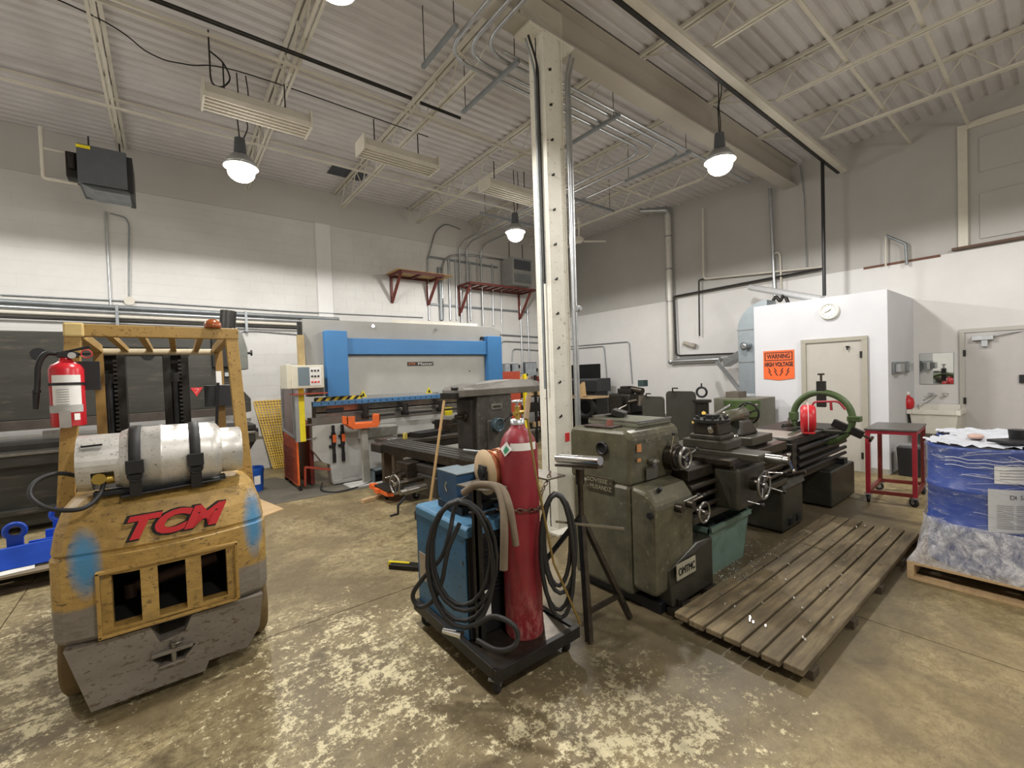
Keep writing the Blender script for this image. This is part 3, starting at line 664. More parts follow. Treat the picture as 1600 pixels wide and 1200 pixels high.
part(t, 'hour_marks', hb, dark_steel)
part(t, 'hands', B().bar((OX-.052, c.y, c.z), (OX-.052, c.y+.055, c.z-.02), .004, .009, (1, 0, 0)).bar((OX-.054, c.y, c.z), (OX-.054, c.y-.03, c.z+.03), .004, .01, (1, 0, 0)), dark_steel)
# warning sign
t = thing('warning_sign', (OX, 3.1, 1.4), 'orange high voltage warning sign on the white office wall', 'sign')
s0, s1 = ax(1193, 549, OX), ax(1242, 594, OX); ys0, ys1, zs1, zs0 = s0.y, s1.y, s0.z, s1.z
part(t, 'sheet', B().prism([(OX-.012, ys0, zs0+.03), (OX-.012, (ys0+ys1)/2, zs0), (OX-.012, ys1, zs0+.03), (OX-.012, ys1, zs1), (OX-.012, ys0, zs1)], (0.008, 0, 0)), sign_orange)
wd = ys0-ys1
bx = B(); zt = zs1-0.035; zb_ = zs1-0.165
for a, b_ in (((ys0-.03, zt), (ys1+.03, zt)), ((ys0-.03, zb_), (ys1+.03, zb_)), ((ys0-.03, zt), (ys0-.03, zb_)), ((ys1+.03, zt), (ys1+.03, zb_))):
    bx.bar((OX-.014, a[0], a[1]), (OX-.014, b_[0], b_[1]), .012, .004, (1, 0, 0))
part(t, 'border', bx, black)
lettering(t, 'WARNING', (OX-.014, ys0-.06, zs1-.135), (0, -1, 0), (0, 0, 1), .11, black, .001, fit=wd-.12, bold=.003)
lettering(t, 'HIGH VOLTAGE', (OX-.014, ys0-.02, zs1-.27), (0, -1, 0), (0, 0, 1), .1, black, .001, fit=wd-.04, bold=.004)
for i in range(4):
    y = ys0-.10-i*(wd-.2)/3; s_ = -1 if i < 2 else 1; zz_ = zs0+.1
    part(t, 'lightning_bolt', B().bar((OX-.014, y-s_*.02, zz_+.11), (OX-.014, y+s_*.012, zz_+.05), .014, .003, (1, 0, 0)).bar((OX-.014, y-s_*.02, zz_+.06), (OX-.014, y+s_*.03, zz_-.02), .014, .003, (1, 0, 0)), black)
# dispenser on the office side wall
t = thing('towel_dispenser', (8.9, OY0, 1.47), 'small metal wall dispenser on the office side wall above the sink', 'dispenser')
part(t, 'back', B().box(8.45, OY0-.03, 1.47, 9.45, OY0-.002, 1.65), galv_dull, .004)
part(t, 'cup', B().box(8.5, OY0-.1, 1.5, 8.75, OY0-.03, 1.62).box(9.15, OY0-.09, 1.5, 9.4, OY0-.03, 1.62), galv, .008)
# mirror
m0, m1 = ax(1437, 553, XW-.02), ax(1490, 600, XW-.02)
t = thing('wall_mirror', (XW, (m0.y+m1.y)/2, m1.z), 'frameless square mirror on the wall between the office and the grey door', 'mirror')
part(t, 'glass', B().box(XW-.018, m1.y, m1.z, XW-.006, m0.y, m0.z), mirror_mat)
part(t, 'backing', B().box(XW-.006, m1.y-.005, m1.z-.005, XW-.001, m0.y+.005, m0.z+.005), galv_dull)
# door 2
d2 = struct('door_2', B().box(XW-.03, .42, 0, XW-.004, 1.03, 2.07), M('door2_paint', 'bdbab8', .55, var=.04), .003)
part(d2, 'door_frame', B().box(XW-.05, 1.03, 0, XW-.001, 1.09, 2.069).box(XW-.05, -0.6, 2.07, XW-.001, 1.09, 2.13), M('frame2', 'b8b5ae', .55, var=.04), .002)
part(d2, 'opening', B().box(XW-.02, -.5, 0, XW-.001, .42, 2.07), dark_hole)
part(d2, 'closer', B().box(XW-.12, .72, 1.94, XW-.03, .95, 2.01).bar((XW-.1, .75, 2.0), (XW-.06, .45, 2.05), .02, .02).box(XW-.1, .78, 1.84, XW-.05, .85, 1.94), galv, .004)
for z in (1.75, 1.0, 0.3): part(d2, 'hinge', B().box(XW-.06, 1.02, z-.05, XW-.03, 1.05, z+.05), dark_steel)
part(d2, 'push_pad', B().box(XW-.07, .40, 1.28, XW-.03, .47, 1.40), black)
# sink
sx0, sx1, sy0, sy1, szt = 9.35, 9.93, 1.05, 1.60, 0.88
t = thing('laundry_sink', (9.6, 1.32, 0), 'off-white laundry tub sink on the wall beside the grey door', 'sink')
part(t, 'tub', B().prism([(sx0+.05, sy0+.04, .50), (sx0+.05, sy1-.03, .50), (sx0, sy1, szt-.07), (sx0, sy0, szt-.07)], (sx1-sx0-.05, 0, 0)), tub_white, .01)
part(t, 'rim', B().box(sx0-.03, sy0-.03, szt-.07, sx1, sy0+.03, szt).box(sx0-.03, sy1-.03, szt-.07, sx1, sy1+.035, szt).box(sx0-.03, sy0+.031, szt-.07, sx0+.03, sy1-.031, szt).box(sx1-.08, sy0+.031, szt-.07, sx1, sy1-.031, szt+.06), tub_white, .008)
for a, b_ in ((sx0+.06, sy0+.03), (sx0+.06, sy1-.03), (sx1-.06, sy0+.03), (sx1-.06, sy1-.03)): part(t, 'leg', B().bar((a, b_, 0), (a, b_, .55), .03, .03), galv_dull)
part(t, 'drain_pipe', B().tube(arc3([(9.65, 1.32, .5), (9.65, 1.32, .3), (9.94, 1.32, .3)], .06), .022), black)
part(t, 'faucet', B().tube(spline([(9.93, 1.36, 1.08), (9.80, 1.36, 1.09), (9.62, 1.42, 1.05), (9.55, 1.46, 1.02)]), .013), chrome)
for y in (1.25, 1.42): part(t, 'tap_handle', B().cyl((9.93, y, 1.08), (9.86, y, 1.10), .022).bar((9.87, y-.04, 1.11), (9.87, y+.04, 1.11), .012, .012), chrome)
t = thing('red_sprayer', (9.35, 1.64, .885), 'red round jug standing on the left rim of the sink', 'jug')
q = ax(1417, 640, 9.35)
part(t, 'body', B().lathe((9.42, q.y, .885), (0, 0, 1), [(0, .05), (.02, .075), (.10, .085), (.17, .07), (.20, .03), (.23, .025)], 20), bright_red)
part(t, 'cap', B().cyl((9.42, q.y, 1.11), (9.42, q.y, 1.16), .028), label_white)
# waste bin
t = thing('waste_bin', (8.42, 1.42, 0), 'black waste bin with a clear liner on the floor under the sink side', 'bin')
part(t, 'body', B().prism([(8.3, 1.32, 0), (8.3, 1.55, 0), (8.28, 1.57, .42), (8.28, 1.30, .42)], (.24, 0, 0)), black, .01)
part(t, 'liner', B().sphere((8.4, 1.44, .43), .12, 12, (1, 1, .5)), film_mat)
# ------------------------------------------------------------------ right wall services
def rpipe(pts, r, m, label, X=9.85, nm='wall_pipe', rr=.10, n=8, cat='pipe'):
    return solo(nm, B().tube(arc3([ax(a, b_, X) for a, b_ in pts], rr), r, n), m, label, cat)
t = thing('duct_pipe', (9.8, 6.1, 1.8), 'thick white painted duct pipe down the right wall, turning level near machine height', 'pipe')
e = ax(1049, 565, 9.82); e2 = ax(1125, 567, 9.82)
part(t, 'upright', B().cyl((9.82, e.y, e.z), (9.82, e.y, 5.45), .075, n=18), M('duct_white', 'c9c7bf', .45, .2, var=.08))
part(t, 'collar', B().cyl((9.82, e.y, 4.9), (9.82, e.y, 4.93), .082, n=18).cyl((9.82, e.y, 4.1), (9.82, e.y, 4.13), .082, n=18).cyl((9.82, e.y, 3.3), (9.82, e.y, 3.33), .082, n=18), galv_dull)
part(t, 'top_elbow', B().tube(arc3([(9.82, e.y, 5.4), (9.82, e.y, 5.55), (9.4, e.y+.5, 5.6)], .15), .075, 12), galv)
part(t, 'elbow', B().sphere((9.82, e.y, e.z), .085, 14), galv)
part(t, 'level_run', B().cyl((9.82, e.y, e.z), (9.82, e2.y, e.z+.0), .055, n=16), galv)
rpipe([(1053, 463), (1057, 556), (1160, 552)], .022, dark_steel, 'black pipe dropping beside the white duct and running level to the sheet metal duct')
rpipe([(1060, 561), (1160, 557)], .02, galv, 'thin galvanised pipe level just under the black one')
rpipe([(1055, 463), (1287, 419)], .022, dark_steel, 'black pipe running level across the right wall to the office roof')
rpipe([(1285, 250), (1288, 462)], .028, black, 'black upright pipe from the ceiling down to the office roof', X=9.0, cat='pipe')
rpipe([(1098, 325), (1099, 436), (1285, 417)], .02, steel_white, 'thin white pipe running level from the wall drop to the black upright pipe')
rpipe([(1099, 436), (1092, 438), (1093, 525)], .018, dark_steel, 'short dark pipe hanging down from the thin white pipe', rr=.03)
rpipe([(1203, 295), (1209, 420), (1211, 462)], .035, galv, 'shiny upright pipe behind the office roof')
rpipe([(1211, 396), (1216, 394), (1219, 400), (1221, 462)], .018, steel_white, 'small hooked white pipe beside the shiny upright pipe', rr=.04)
rpipe([(1250, 258), (1257, 310), (1260, 418)], .010, galv_dull, 'thin cable dropping from the beam end on the right wall', cat='cable', nm='wall_cable')
rpipe([(1384, 416), (1384, 368)], .014, steel_white, 'thin white pipe stub sticking up at the ledge on the right wall', rr=.02)
rpipe([(1384, 368), (1415, 381), (1417, 414)], .022, galv_dull, 'bent grey pipe on the right wall above the office corner', rr=.03)
rpipe([(885, 542), (983, 534), (988, 600)], .014, galv_dull, 'thin bent conduit on the right wall, outer one above the dark opening', X=9.92, nm='wall_conduit', cat='conduit')
rpipe([(885, 546), (944, 541), (949, 600)], .014, galv_dull, 'thin bent conduit on the right wall, inner one above the dark opening', X=9.92, nm='wall_conduit', cat='conduit')
solo('exhaust_tube', B().cyl(ax(1172, 449, 9.3), ax(1285, 468, 8.6), .06, n=16), M('bright_tube', 'd3d5d6', .35, .35, var=.08), 'shiny exhaust tube lying slanted on the office roof', 'tube')
solo('cable_bundle', B().tube(spline([ax(a, b_, 8.9) for a, b_ in ((1205, 476), (1212, 464), (1219, 470), (1225, 461), (1232, 474))]), .03), dark_steel, 'dark bundle of cable on the office roof behind the exhaust tube', 'cable')
# sheet metal duct
t = thing('sheet_metal_duct', (8.8, 3.75, .9), 'grey sheet metal duct with rounded top behind the office corner', 'duct')
q0, q1 = ax(1158, 500, 8.7), ax(1186, 500, 8.7)
ring = lambda z, f=0: [(8.55, q1.y, z), (8.55, q0.y, z), (8.95, q0.y, z), (8.95, q1.y, z)]
b = B().box(8.55, q1.y, 1.0, 8.95, q0.y, 2.35)
part(t, 'duct', b, M('duct_grey', '8f989d', .4, .3, var=.1), .006)
poly = [(8.55, q0.y, 2.35)] + [(8.55, q0.y-(q0.y-q1.y+.2)*(1-math.cos(R(a))), 2.35+.5*math.sin(R(a))) for a in range(10, 91, 10)] + [(8.55, q1.y-.2, 2.35)]
part(t, 'bend', B().prism(poly, (.4, 0, 0)), M('duct_grey', '8f989d'), .0)
for z in (2.35, 1.75): part(t, 'seam', B().box(8.535, q1.y-.01, z-.012, 8.965, q0.y+.01, z+.012), galv_dull)
part(t, 'spout', B().lathe(ax(1170, 540, 8.55), (-1, .3, -.1), [(0, .06), (.12, .06), (.14, .075), (.15, .04)], 16), galv)
part(t, 'hood', B().prism([(8.45, q1.y-.2, .95), (8.45, q0.y+.15, .95), (8.55, q0.y, 1.15), (8.55, q1.y, 1.15)], (.5, 0, 0)), galv_dull)
for i, (a, b_) in enumerate((((1121, 566), (1160, 614)), ((1146, 566), (1122, 600)))):
    if i == 0: solo('flue_tube', B().cyl(ax(*a, 9.3), ax(*b_, 8.6), .045, n=14), galv, 'shiny slanting tube from the level pipe down to the duct hood', 'tube')
solo('flue_damper', B().bar(ax(1135, 568, 9.6), ax(1160, 553, 9.3), .16, .16), galv, 'grey angled duct piece joining the level pipe and sheet metal duct', 'duct', bev=.01)
solo('wall_elbow', B().tube(spline([ax(a, b_, 9.85) for a, b_ in ((1068, 536), (1076, 538), (1083, 541), (1085, 537))]), .05, 10), M('elbow_tan', 'b0a89c', .5), 'small pipe elbow stub sticking out of the right wall', 'pipe')
# dark opening / screen on the right wall
q0, q1 = ax(884, 571, 9.93), ax(938, 591, 9.93)
solo('dark_screen', B().box(9.90, q1.y, q1.z-.1, 9.945, 9.6, q0.z), dark_hole, 'black rectangular opening in the right wall beside the column', 'opening')
# ------------------------------------------------------------------ press brake
PY = 7.25
press = thing('press_brake', (3.5, PY, 0), 'large grey press brake with blue ram guides along the left wall', 'press brake')
def P(x, z, y=PY): return (x, y, z)
part(press, 'upper_beam', B().prism([P(1.71, 1.42), P(1.66, 2.62), P(5.22, 2.64), P(5.42, 2.56), P(5.40, 1.42)], (0, .25, 0)), brake_grey_dark, .006)
part(press, 'ram_face', B().prism([P(2.27, 1.40, PY-.03), P(2.27, 2.06, PY-.03), P(5.0, 2.06, PY-.03), P(5.0, 1.36, PY-.03)], (0, .04, 0)), brake_grey, .004)
part(press, 'guide', B().box(1.94, PY-.16, 1.41, 2.27, PY, 2.44), blue, .008, label='blue left guide cover')
part(press, 'guide', B().box(4.99, PY-.16, 1.44, 5.33, PY, 2.43), blue, .008, label='blue right guide cover')
part(press, 'cross_cover', B().box(2.27, PY-.12, 2.07, 4.99, PY, 2.33), blue, .006)
part(press, 'punch_rail', B().box(1.73, PY-.10, 1.27, 5.35, PY, 1.34), ram_blue, .004)
rb = B()
for i in range(34): rb.cyl((1.85+i*.105, PY-.10, 1.305), (1.85+i*.105, PY-.108, 1.305), .011, n=8)
part(press, 'rail_bolts', rb, black, kind='stuff')
part(press, 'hazard_strip', B().box(1.76, PY-.06, 1.345, 2.5, PY-.04, 1.405), hazard)
for x in (2.52, 3.72):
    w_ = part(press, 'warning_triangle', B().prism([(x-.06, PY-.06, 1.37), (x+.06, PY-.06, 1.37), (x, PY-.06, 1.48)], (0, .01, 0)), yellow)
    part(w_, 'triangle_mark', B().prism([(x-.03, PY-.065, 1.385), (x+.03, PY-.065, 1.385), (x, PY-.065, 1.445)], (0, .004, 0)), black)
part(press, 'punch_tooling', B().prism([(1.8, PY+.0, 1.27), (1.8, PY+.05, 1.27), (1.8, PY+.03, 1.17), (1.8, PY+.02, 1.17)], (3.5, 0, 0)), machined)
part(press, 'die_bed', B().box(1.73, PY+.02, .97, 5.35, PY+.3, 1.08), M('die_bed', '7d7a73', .35, .6, var=.15), .004)
part(press, 'die_rail', B().box(1.8, PY+.06, 1.08, 5.3, PY+.14, 1.14), machined, .003)
part(press, 'rear_gauge', B().box(1.9, PY+.5, .9, 5.2, PY+.7, 1.3), M('gauge_dark', '55504a', .5, .2, var=.2))
part(press, 'lower_body', B().prism([P(1.73, .97), P(1.73, .58), P(1.86, .38), P(1.97, .33), P(2.0, .02), P(5.3, .02), P(5.35, .97)], (0, .2, 0)), brake_body, .008)
part(press, 'toe_rail', B().box(2.0, PY-.06, .02, 5.3, PY, .07).box(2.1, PY-.05, .07, 2.14, PY, .18), brake_body, .004)
for x in (1.72, 5.28):
    part(press, 'side_frame', B().prism([(x, PY+.2, .02), (x, PY+1.2, .02), (x, PY+1.3, 1.5 if x < 2 else 2.5), (x, PY+.6, 1.5 if x < 2 else 2.6), (x, PY+.7, 1.3), (x, PY+.7, 1.05), (x, PY+.2, .95)], (.06, 0, 0)), dark_red if x < 2 else brake_grey_dark, .006)
part(press, 'top_cap', B().box(3.2, PY+.05, 2.63, 4.9, PY+.3, 2.69), steel_white)
for x in (2.75, 3.95): part(press, 'lifting_eye', B().cyl((x, PY-.02, 2.55), (x, PY, 2.55), .03, n=12), chrome)
pl = part(press, 'name_plate', B().box(3.33, PY-.037, 1.87, 3.84, PY-.03, 1.94), M('plate_dark', '3a332d', .4))
lettering(pl, 'ATM', (3.35, PY-.038, 1.885), (1, 0, 0), (0, 0, 1), .062, M('logo_orange', 'e07b39', .4), .001)
lettering(pl, 'Master', (3.53, PY-.038, 1.885), (1, 0, 0), (0, 0, 1), .066, label_white, .001, fit=.29)
part(press, 'label', B().box(1.95, PY+.01, 1.155, 2.22, PY+.018, 1.22), black)
for x in (2.03, 2.17):
    h = part(press, 'clamp_tool', B().box(x-.03, PY-.04, .62, x+.03, PY-.0, .84).box(x-.02, PY-.05, .5, x+.02, PY, .95).box(x-.07, PY-.05, .6, x-.02, PY, .64).box(x-.06, PY-.05, .75, x-.02, PY, .79).cyl((x, PY-.03, .36), (x, PY-.03, .5), .028), black, .003, label='black clamp hung on the lower body')
    part(h, 'grip', B().box(x-.02, PY-.06, .68, x+.035, PY-.05, .80), orange)
part(press, 'pocket_tray', B().prism([(2.42, PY-.22, .86), (2.42, PY, .90), (2.42, PY, .68), (2.42, PY-.14, .70)], (.62, 0, 0)), M('tray_grey', '8b8a84', .5), .01)
part(press, 'hole', B().cyl((2.35, PY-.003, .86), (2.35, PY+.001, .86), .014, n=10).cyl((4.62, PY-.033, 1.75), (4.62, PY-.03, 1.75), .014, n=10), black)
part(press, 'fitting', B().cyl((4.94, PY-.05, 2.4), (4.94, PY, 2.4), .03, n=12), dark_steel)
for x in (2.5, 3.2, 3.9): part(press, 'support_arm', B().box(x, PY-.18, 1.02, x+.06, PY+.02, 1.10).cyl((x+.03, PY-.1, 1.06), (x+.03, PY-.1, 1.22), .05, n=12).box(x-.0, PY-.3, 1.05, x+.45, PY-.22, 1.08), dark_steel, .004)
# control box on its arm
ctl = thing('control_box', (1.6, 7.1, 1.5), 'cream control box on an arm beside the press brake guard', 'control box')
part(ctl, 'case', B().box(1.42, 6.98, 1.56, 1.86, 7.25, 1.90), cream, .008)
part(ctl, 'side_case', B().box(1.36, 7.02, 1.56, 1.42, 7.5, 1.92), cream, .006)
part(ctl, 'panel', B().box(1.50, 6.975, 1.60, 1.66, 6.98, 1.87), screen_grey)
part(ctl, 'switch_panel', B().box(1.66, 6.975, 1.60, 1.82, 6.98, 1.87), label_white)
for r_ in range(3):
    for q in range(3):
        part(ctl, 'push_button', B().cyl((1.69+.045*q, 6.975, 1.65+.085*r_), (1.69+.045*q, 6.955, 1.65+.085*r_), .014, n=10), red_ink if r_ == 0 else black)
part(ctl, 'tray', B().box(1.42, 6.95, 1.47, 1.9, 7.2, 1.485), guard_red)
part(ctl, 'post', B().box(1.55, 7.12, 1.9, 1.64, 7.2, 2.36), M('post_beige', 'a28e63', .5))
part(ctl, 'post_top', B().box(1.56, 7.13, 2.36, 1.62, 7.19, 2.56), dark_steel)
# light curtain + red guard
g = thing('press_guard', (1.55, 7.7, 0), 'red orange sheet guard with a yellow light curtain at the press left end', 'machine guard')
part(g, 'lower_panel', B().prism([(1.50, 7.25, .06), (1.50, 8.2, .06), (1.50, 8.2, .82), (1.50, 7.25, .74)], (.02, 0, 0)), orange, .003)
part(g, 'side_panel', B().box(1.50, 8.24, .04, 1.62, 8.27, 1.78), guard_red)
rbs = B()
for i in range(22): rbs.box(1.49, 7.3, .1+i*.032, 1.50, 8.2, .112+i*.032)
for i in range(52): rbs.box(1.505, 8.235, .06+i*.033, 1.615, 8.24, .074+i*.033)
part(g, 'perforation_ribs', rbs, dark_red, kind='stuff')
part(g, 'window_panel', B().prism([(1.505, 7.25, .82), (1.505, 8.15, .86), (1.505, 8.15, 1.6), (1.505, 7.25, 1.6)], (.01, 0, 0)), M('guard_window', '4b2a28', .25))
part(g, 'window_frame', B().bar((1.50, 7.28, .80), (1.50, 8.2, .86), .03, .03).bar((1.50, 8.2, .84), (1.50, 8.2, 1.6), .03, .03).bar((1.50, 7.28, .8), (1.50, 7.28, 1.6), .04, .06), galv)
part(g, 'light_curtain', B().box(1.52, 7.10, .76, 1.60, 7.16, 1.58), yellow, .004)
part(g, 'edge_rail', B().box(1.47, 7.10, .76, 1.52, 7.2, 1.58), galv)
part(g, 'foot', B().box(1.5, 7.2, 0, 1.54, 7.3, .08).box(1.5, 8.2, 0, 1.62, 8.3, .04).box(1.5, 7.9, 0, 1.54, 8.0, .08), dark_steel)
part(g, 'brace', B().bar((1.6, 7.25, .35), (1.98, 7.27, .25), .03, .03).bar((1.6, 7.25, .35), (1.6, 7.3, .05), .03, .03), guard_red)
for z in (1.0, .78): part(g, 'stay', B().bar((1.6, 7.13, z), (1.78, 7.24, z), .015, .015), galv)
g2 = thing('press_guard', (5.5, 7.4, 0), 'red guard with yellow post at the press right end behind the mill', 'machine guard')
part(g2, 'panel', B().box(5.45, 7.3, 0, 5.95, 7.34, 1.72), guard_red)
part(g2, 'light_curtain', B().box(5.98, 7.2, .4, 6.05, 7.26, 1.66), yellow)
# orange tray stand
s = thing('tray_stand', (2.45, 6.93, 0), 'grey pedestal stand with an orange tray in front of the press brake', 'stand')
part(s, 'base_plate', B().box(2.12, 6.75, 0, 2.75, 7.12, .025), brake_body, .004)
part(s, 'column', B().prism([(2.38, 6.93, .025), (2.50, 6.93, .025), (2.47, 6.93, .90), (2.38, 6.93, .90)], (0, .08, 0)), M('stand_grey', '9b998f', .5), .004)
part(s, 'tray', B().prism([(2.12, 6.8, .98), (2.64, 6.8, .98), (2.60, 6.8, .90), (2.22, 6.8, .90)], (0, .25, 0)).box(2.12, 6.8, .98, 2.24, 6.82, 1.10).box(2.52, 6.8, .98, 2.64, 6.82, 1.10).box(2.12, 6.8, .98, 2.14, 7.05, 1.10).box(2.62, 6.8, .98, 2.64, 7.05, 1.10), orange, .004)
t = thing('foot_pedal', (2.62, 6.85, .025), 'blue grey foot pedal box on the base of the orange tray stand', 'foot pedal')
part(t, 'hood', B().box(2.5, 6.8, .03, 2.52, 7.0, .22).box(2.70, 6.8, .03, 2.72, 7.0, .22).box(2.5, 6.8, .20, 2.72, 7.0, .22).box(2.5, 6.98, .03, 2.72, 7.0, .22), M('pedal_grey', '5d6a70', .45), .004)
part(t, 'pedal', B().prism([(2.53, 6.82, .04), (2.53, 6.98, .04), (2.53, 6.98, .1)], (.16, 0, 0)), black)
solo('foot_cable', B().tube(spline([(1.85, 7.3, .05), (1.75, 6.95, .02), (1.9, 6.7, .015), (2.2, 6.75, .015), (2.5, 6.9, .03), (2.55, 7.02, .05)]), .012, 6), rubber, 'black cable lying on the floor from the press to the foot pedal', 'cable')
solo('pit_plate', B().prism([(.75, 7.95, .0), (1.0, 6.72, .0), (2.9, 6.62, .0), (3.3, 7.25, 0), (1.9, 7.25, 0), (1.4, 8.6, 0), (.8, 8.6, 0)], (0, 0, .006)), mat_grey, 'dark grey plate area on the floor before the press brake', 'floor plate')
solo('plywood_sheet', B().prism([(.55, 7.35, 0), (.95, 7.2, 0), (1.12, 6.35, 0), (.6, 6.0, 0)], (0, 0, .015)), wood, 'pale plywood sheet on the floor right behind the forklift', 'board')
solo('wood_offcut', B().cb((2.14, 5.92, .025), (.32, .07, .05), rz=.25), wood, 'pale wood offcut on the floor near the orange dolly wheel', 'wood block', bev=.004)
# yellow grating leaning on the wall
t = thing('floor_grating', (1.5, 9.5, 0), 'yellow moulded grating panel leaning on the left wall', 'grating')
A, Bq, Cq, Dq = ay(402, 622, 9.6), ay(447, 619, 9.6), ay(447, 728, 9.45), ay(422, 730, 9.45)
A = Vector((1.27, 9.62, 1.31)); Bq = Vector((1.95, 9.62, 1.31)); Cq = Vector((1.98, 9.42, .02)); Dq = Vector((1.52, 9.42, .02))
gb = B(); n1, n2 = 13, 26
for i in range(n1+1):
    f = i/n1; gb.bar(A.lerp(Bq, f), Dq.lerp(Cq, f), .017, .014, (0, -1, .15))
for j in range(n2+1):
    f = j/n2; gb.bar(A.lerp(Dq, f), Bq.lerp(Cq, f), .017, .014, (0, -1, .15))
part(t, 'bars', gb, grating_yellow, kind='stuff')
# blue pail
def pail(x, y, label):
    t = thing('pail', (x, y, 0), label, 'pail')
    part(t, 'body', B().lathe((x, y, 0), (0, 0, 1), [(0, .135), (.30, .15), (.31, .157), (.36, .155), (.37, .15), (.36, .145), (.05, .13)], 24), pail_blue)
    part(t, 'label', B().lathe((x, y, .10), (0, 0, 1), [(0, .1445), (.15, .1505)], 24), label_white) if False else None
    d = Vector((-x, -y, 0)).normalized(); s_ = Vector((-d.y, d.x, 0))
    lb = B(); c_ = Vector((x, y, 0))
    lb.loft([[c_+Vector((math.cos(a), math.sin(a), 0))*r_+Vector((0, 0, z)) for a, r_ in [(a0, rr_) for a0 in [math.atan2(d.y, d.x)+.1+.12*k for k in range(6)] for rr_ in (.152,)][:6]] + [c_+Vector((math.cos(a0), math.sin(a0), 0))*.148+Vector((0, 0, z)) for a0 in [math.atan2(d.y, d.x)+.1+.12*k for k in range(6)][::-1]] for z in (.12, .25)])
    part(t, 'label', lb, label_white)
    part(t, 'handle', B().torus((x, y, .33), (.3, 1, 0), .155, .004, 20, 6, 180, 360), galv)
pail(.97, 7.78, 'bright blue plastic pail on the floor right of the forklift')
# ------------------------------------------------------------------ forklift
FK = thing('forklift', (-.03, 3.6, 0), 'worn yellow and grey forklift seen from behind, parked at the left', 'forklift')
def outline(z, hw, yr, yf, bulge, c=.10):
    """plan outline of the counterweight at one height"""
    x0, x1 = -.03-hw, -.03+hw; pts = [Vector((x1, yf, z)), Vector((x0, yf, z))]
    for k in range(4): a = R(180+30*k); pts.append(Vector((x0+c+c*math.cos(a), yr+.07+c+c*math.sin(a), z)))
    for k in range(1, 8): f = k/8; pts.append(Vector((x0+c+(2*hw-2*c)*f, yr+.07-bulge*math.sin(math.pi*f), z)))
    for k in range(4): a = R(270+30*k); pts.append(Vector((x1-c+c*math.cos(a), yr+.07+c+c*math.sin(a), z)))
    return pts
rings = [outline(.395, .465, 3.0, 4.0, .05), outline(.42, .475, 2.985, 4.0, .06), outline(.815, .475, 2.985, 4.0, .065), outline(.83, .463, 2.998, 4.0, .06), outline(.845, .47, 2.99, 4.0, .065),
         outline(.95, .455, 3.01, 4.0, .06), outline(1.05, .425, 3.05, 4.0, .05), outline(1.09, .39, 3.12, 4.0, .04), outline(1.10, .34, 3.2, 3.95, .02)]
cw = part(FK, 'counterweight', B().loft(rings), cw_mat, label='scratched yellow counterweight with grey and blue spray patches')
wins = [(-.268, -.155), (-.085, .035), (.105, .225)]
cut(cw, B().box(-.31, 2.8, .43, .265, 3.005, .735), *[B().box(a, 2.8, .445, b_, 3.30, .715) for a, b_ in wins], B().box(-.38, 3.09, .41, .33, 3.85, .86))
for p_ in cw.data.polygons: p_.use_smooth = False
part(FK, 'grille_frame', B().box(-.325, 2.982, .415, -.308, 3.01, .75).box(.262, 2.982, .415, .279, 3.01, .75).box(-.325, 2.982, .735, .279, 3.01, .752).box(-.325, 2.982, .413, .279, 3.01, .43), guard_yellow, .004)
part(FK, 'radiator_dark_liner', B().box(-.375, 3.55, .415, .325, 3.6, .855).box(-.376, 3.10, .415, -.36, 3.6, .855).box(.31, 3.10, .415, .326, 3.6, .855).box(-.37, 3.12, .412, .32, 3.6, .425).box(-.37, 3.12, .845, .32, 3.6, .857), dark_hole)  # radiator plate plus black liner that paints the unlit cavity dark
part(FK, 'exhaust_muffler', B().cyl((-.2, 3.40, .50), (.2, 3.40, .56), .035, n=12).cyl((-.22, 3.38, .45), (-.22, 3.38, .53), .03, n=10), M('rusty', '6d5445', .7, .3, var=.3))
sk = part(FK, 'lower_skirt', B().prism([(-.455, 3.03, .388), (-.37, 3.03, .05), (.10, 3.03, .05), (.12, 3.03, .10), (.31, 3.03, .10), (.375, 3.03, .20), (.40, 3.03, .388)], (0, .35, 0)), skirt_mat, .008)
sk.modifiers.clear(); cut(sk, B().prism([(-.13, 2.9, .395), (.055, 2.9, .395), (.02, 2.9, .31), (-.09, 2.9, .29)], (0, .38, 0)), B().prism([(-.13, 2.9, .215), (.065, 2.9, .225), (.035, 2.9, .19), (.0, 2.9, .155), (-.09, 2.9, .155)], (0, .38, 0)))
part(FK, 'tow_lip', B().box(-.13, 3.0, .225, .05, 3.03, .245).box(-.10, 3.0, .16, .02, 3.03, .172), skirt_mat, .004)
part(FK, 'tow_pin', B().cyl((-.035, 3.02, .15), (-.035, 3.02, .27), .013, n=10).torus((-.02, 3.02, .275), (0, 0, 1), .028, .006, 14, 6), machined)
def wheel(parent, x0, x1, y, z, r_, m=tyre_tan):
    t = part(parent, 'wheel', B().lathe((x0, y, z), (1, 0, 0), [(0, r_*.9), (.02, r_), (x1-x0-.02, r_), (x1-x0, r_*.9)], 32), m)
    part(t, 'rim', B().lathe((x0-.004, y, z), (1, 0, 0), [(0, r_*.55), (x1-x0+.008, r_*.55)], 24), guard_yellow); return t
wheel(FK, -.505, -.37, 3.42, .235, .235); wheel(FK, .325, .45, 3.42, .235, .235)
wheel(FK, -.55, -.36, 4.55, .3, .3, rubber); wheel(FK, .30, .49, 4.55, .3, .3, rubber)
part(FK, 'chassis', B().box(-.36, 3.6, .25, .30, 4.75, .62), dark_steel)
part(FK, 'body_side', B().box(-.47, 3.9, .38, -.36, 4.35, .95).box(.30, 3.9, .38, .41, 4.35, .95), guard_yellow, .02)
part(FK, 'engine_hood', B().box(-.36, 3.55, .62, .30, 4.15, 1.02), dark_steel, .03)
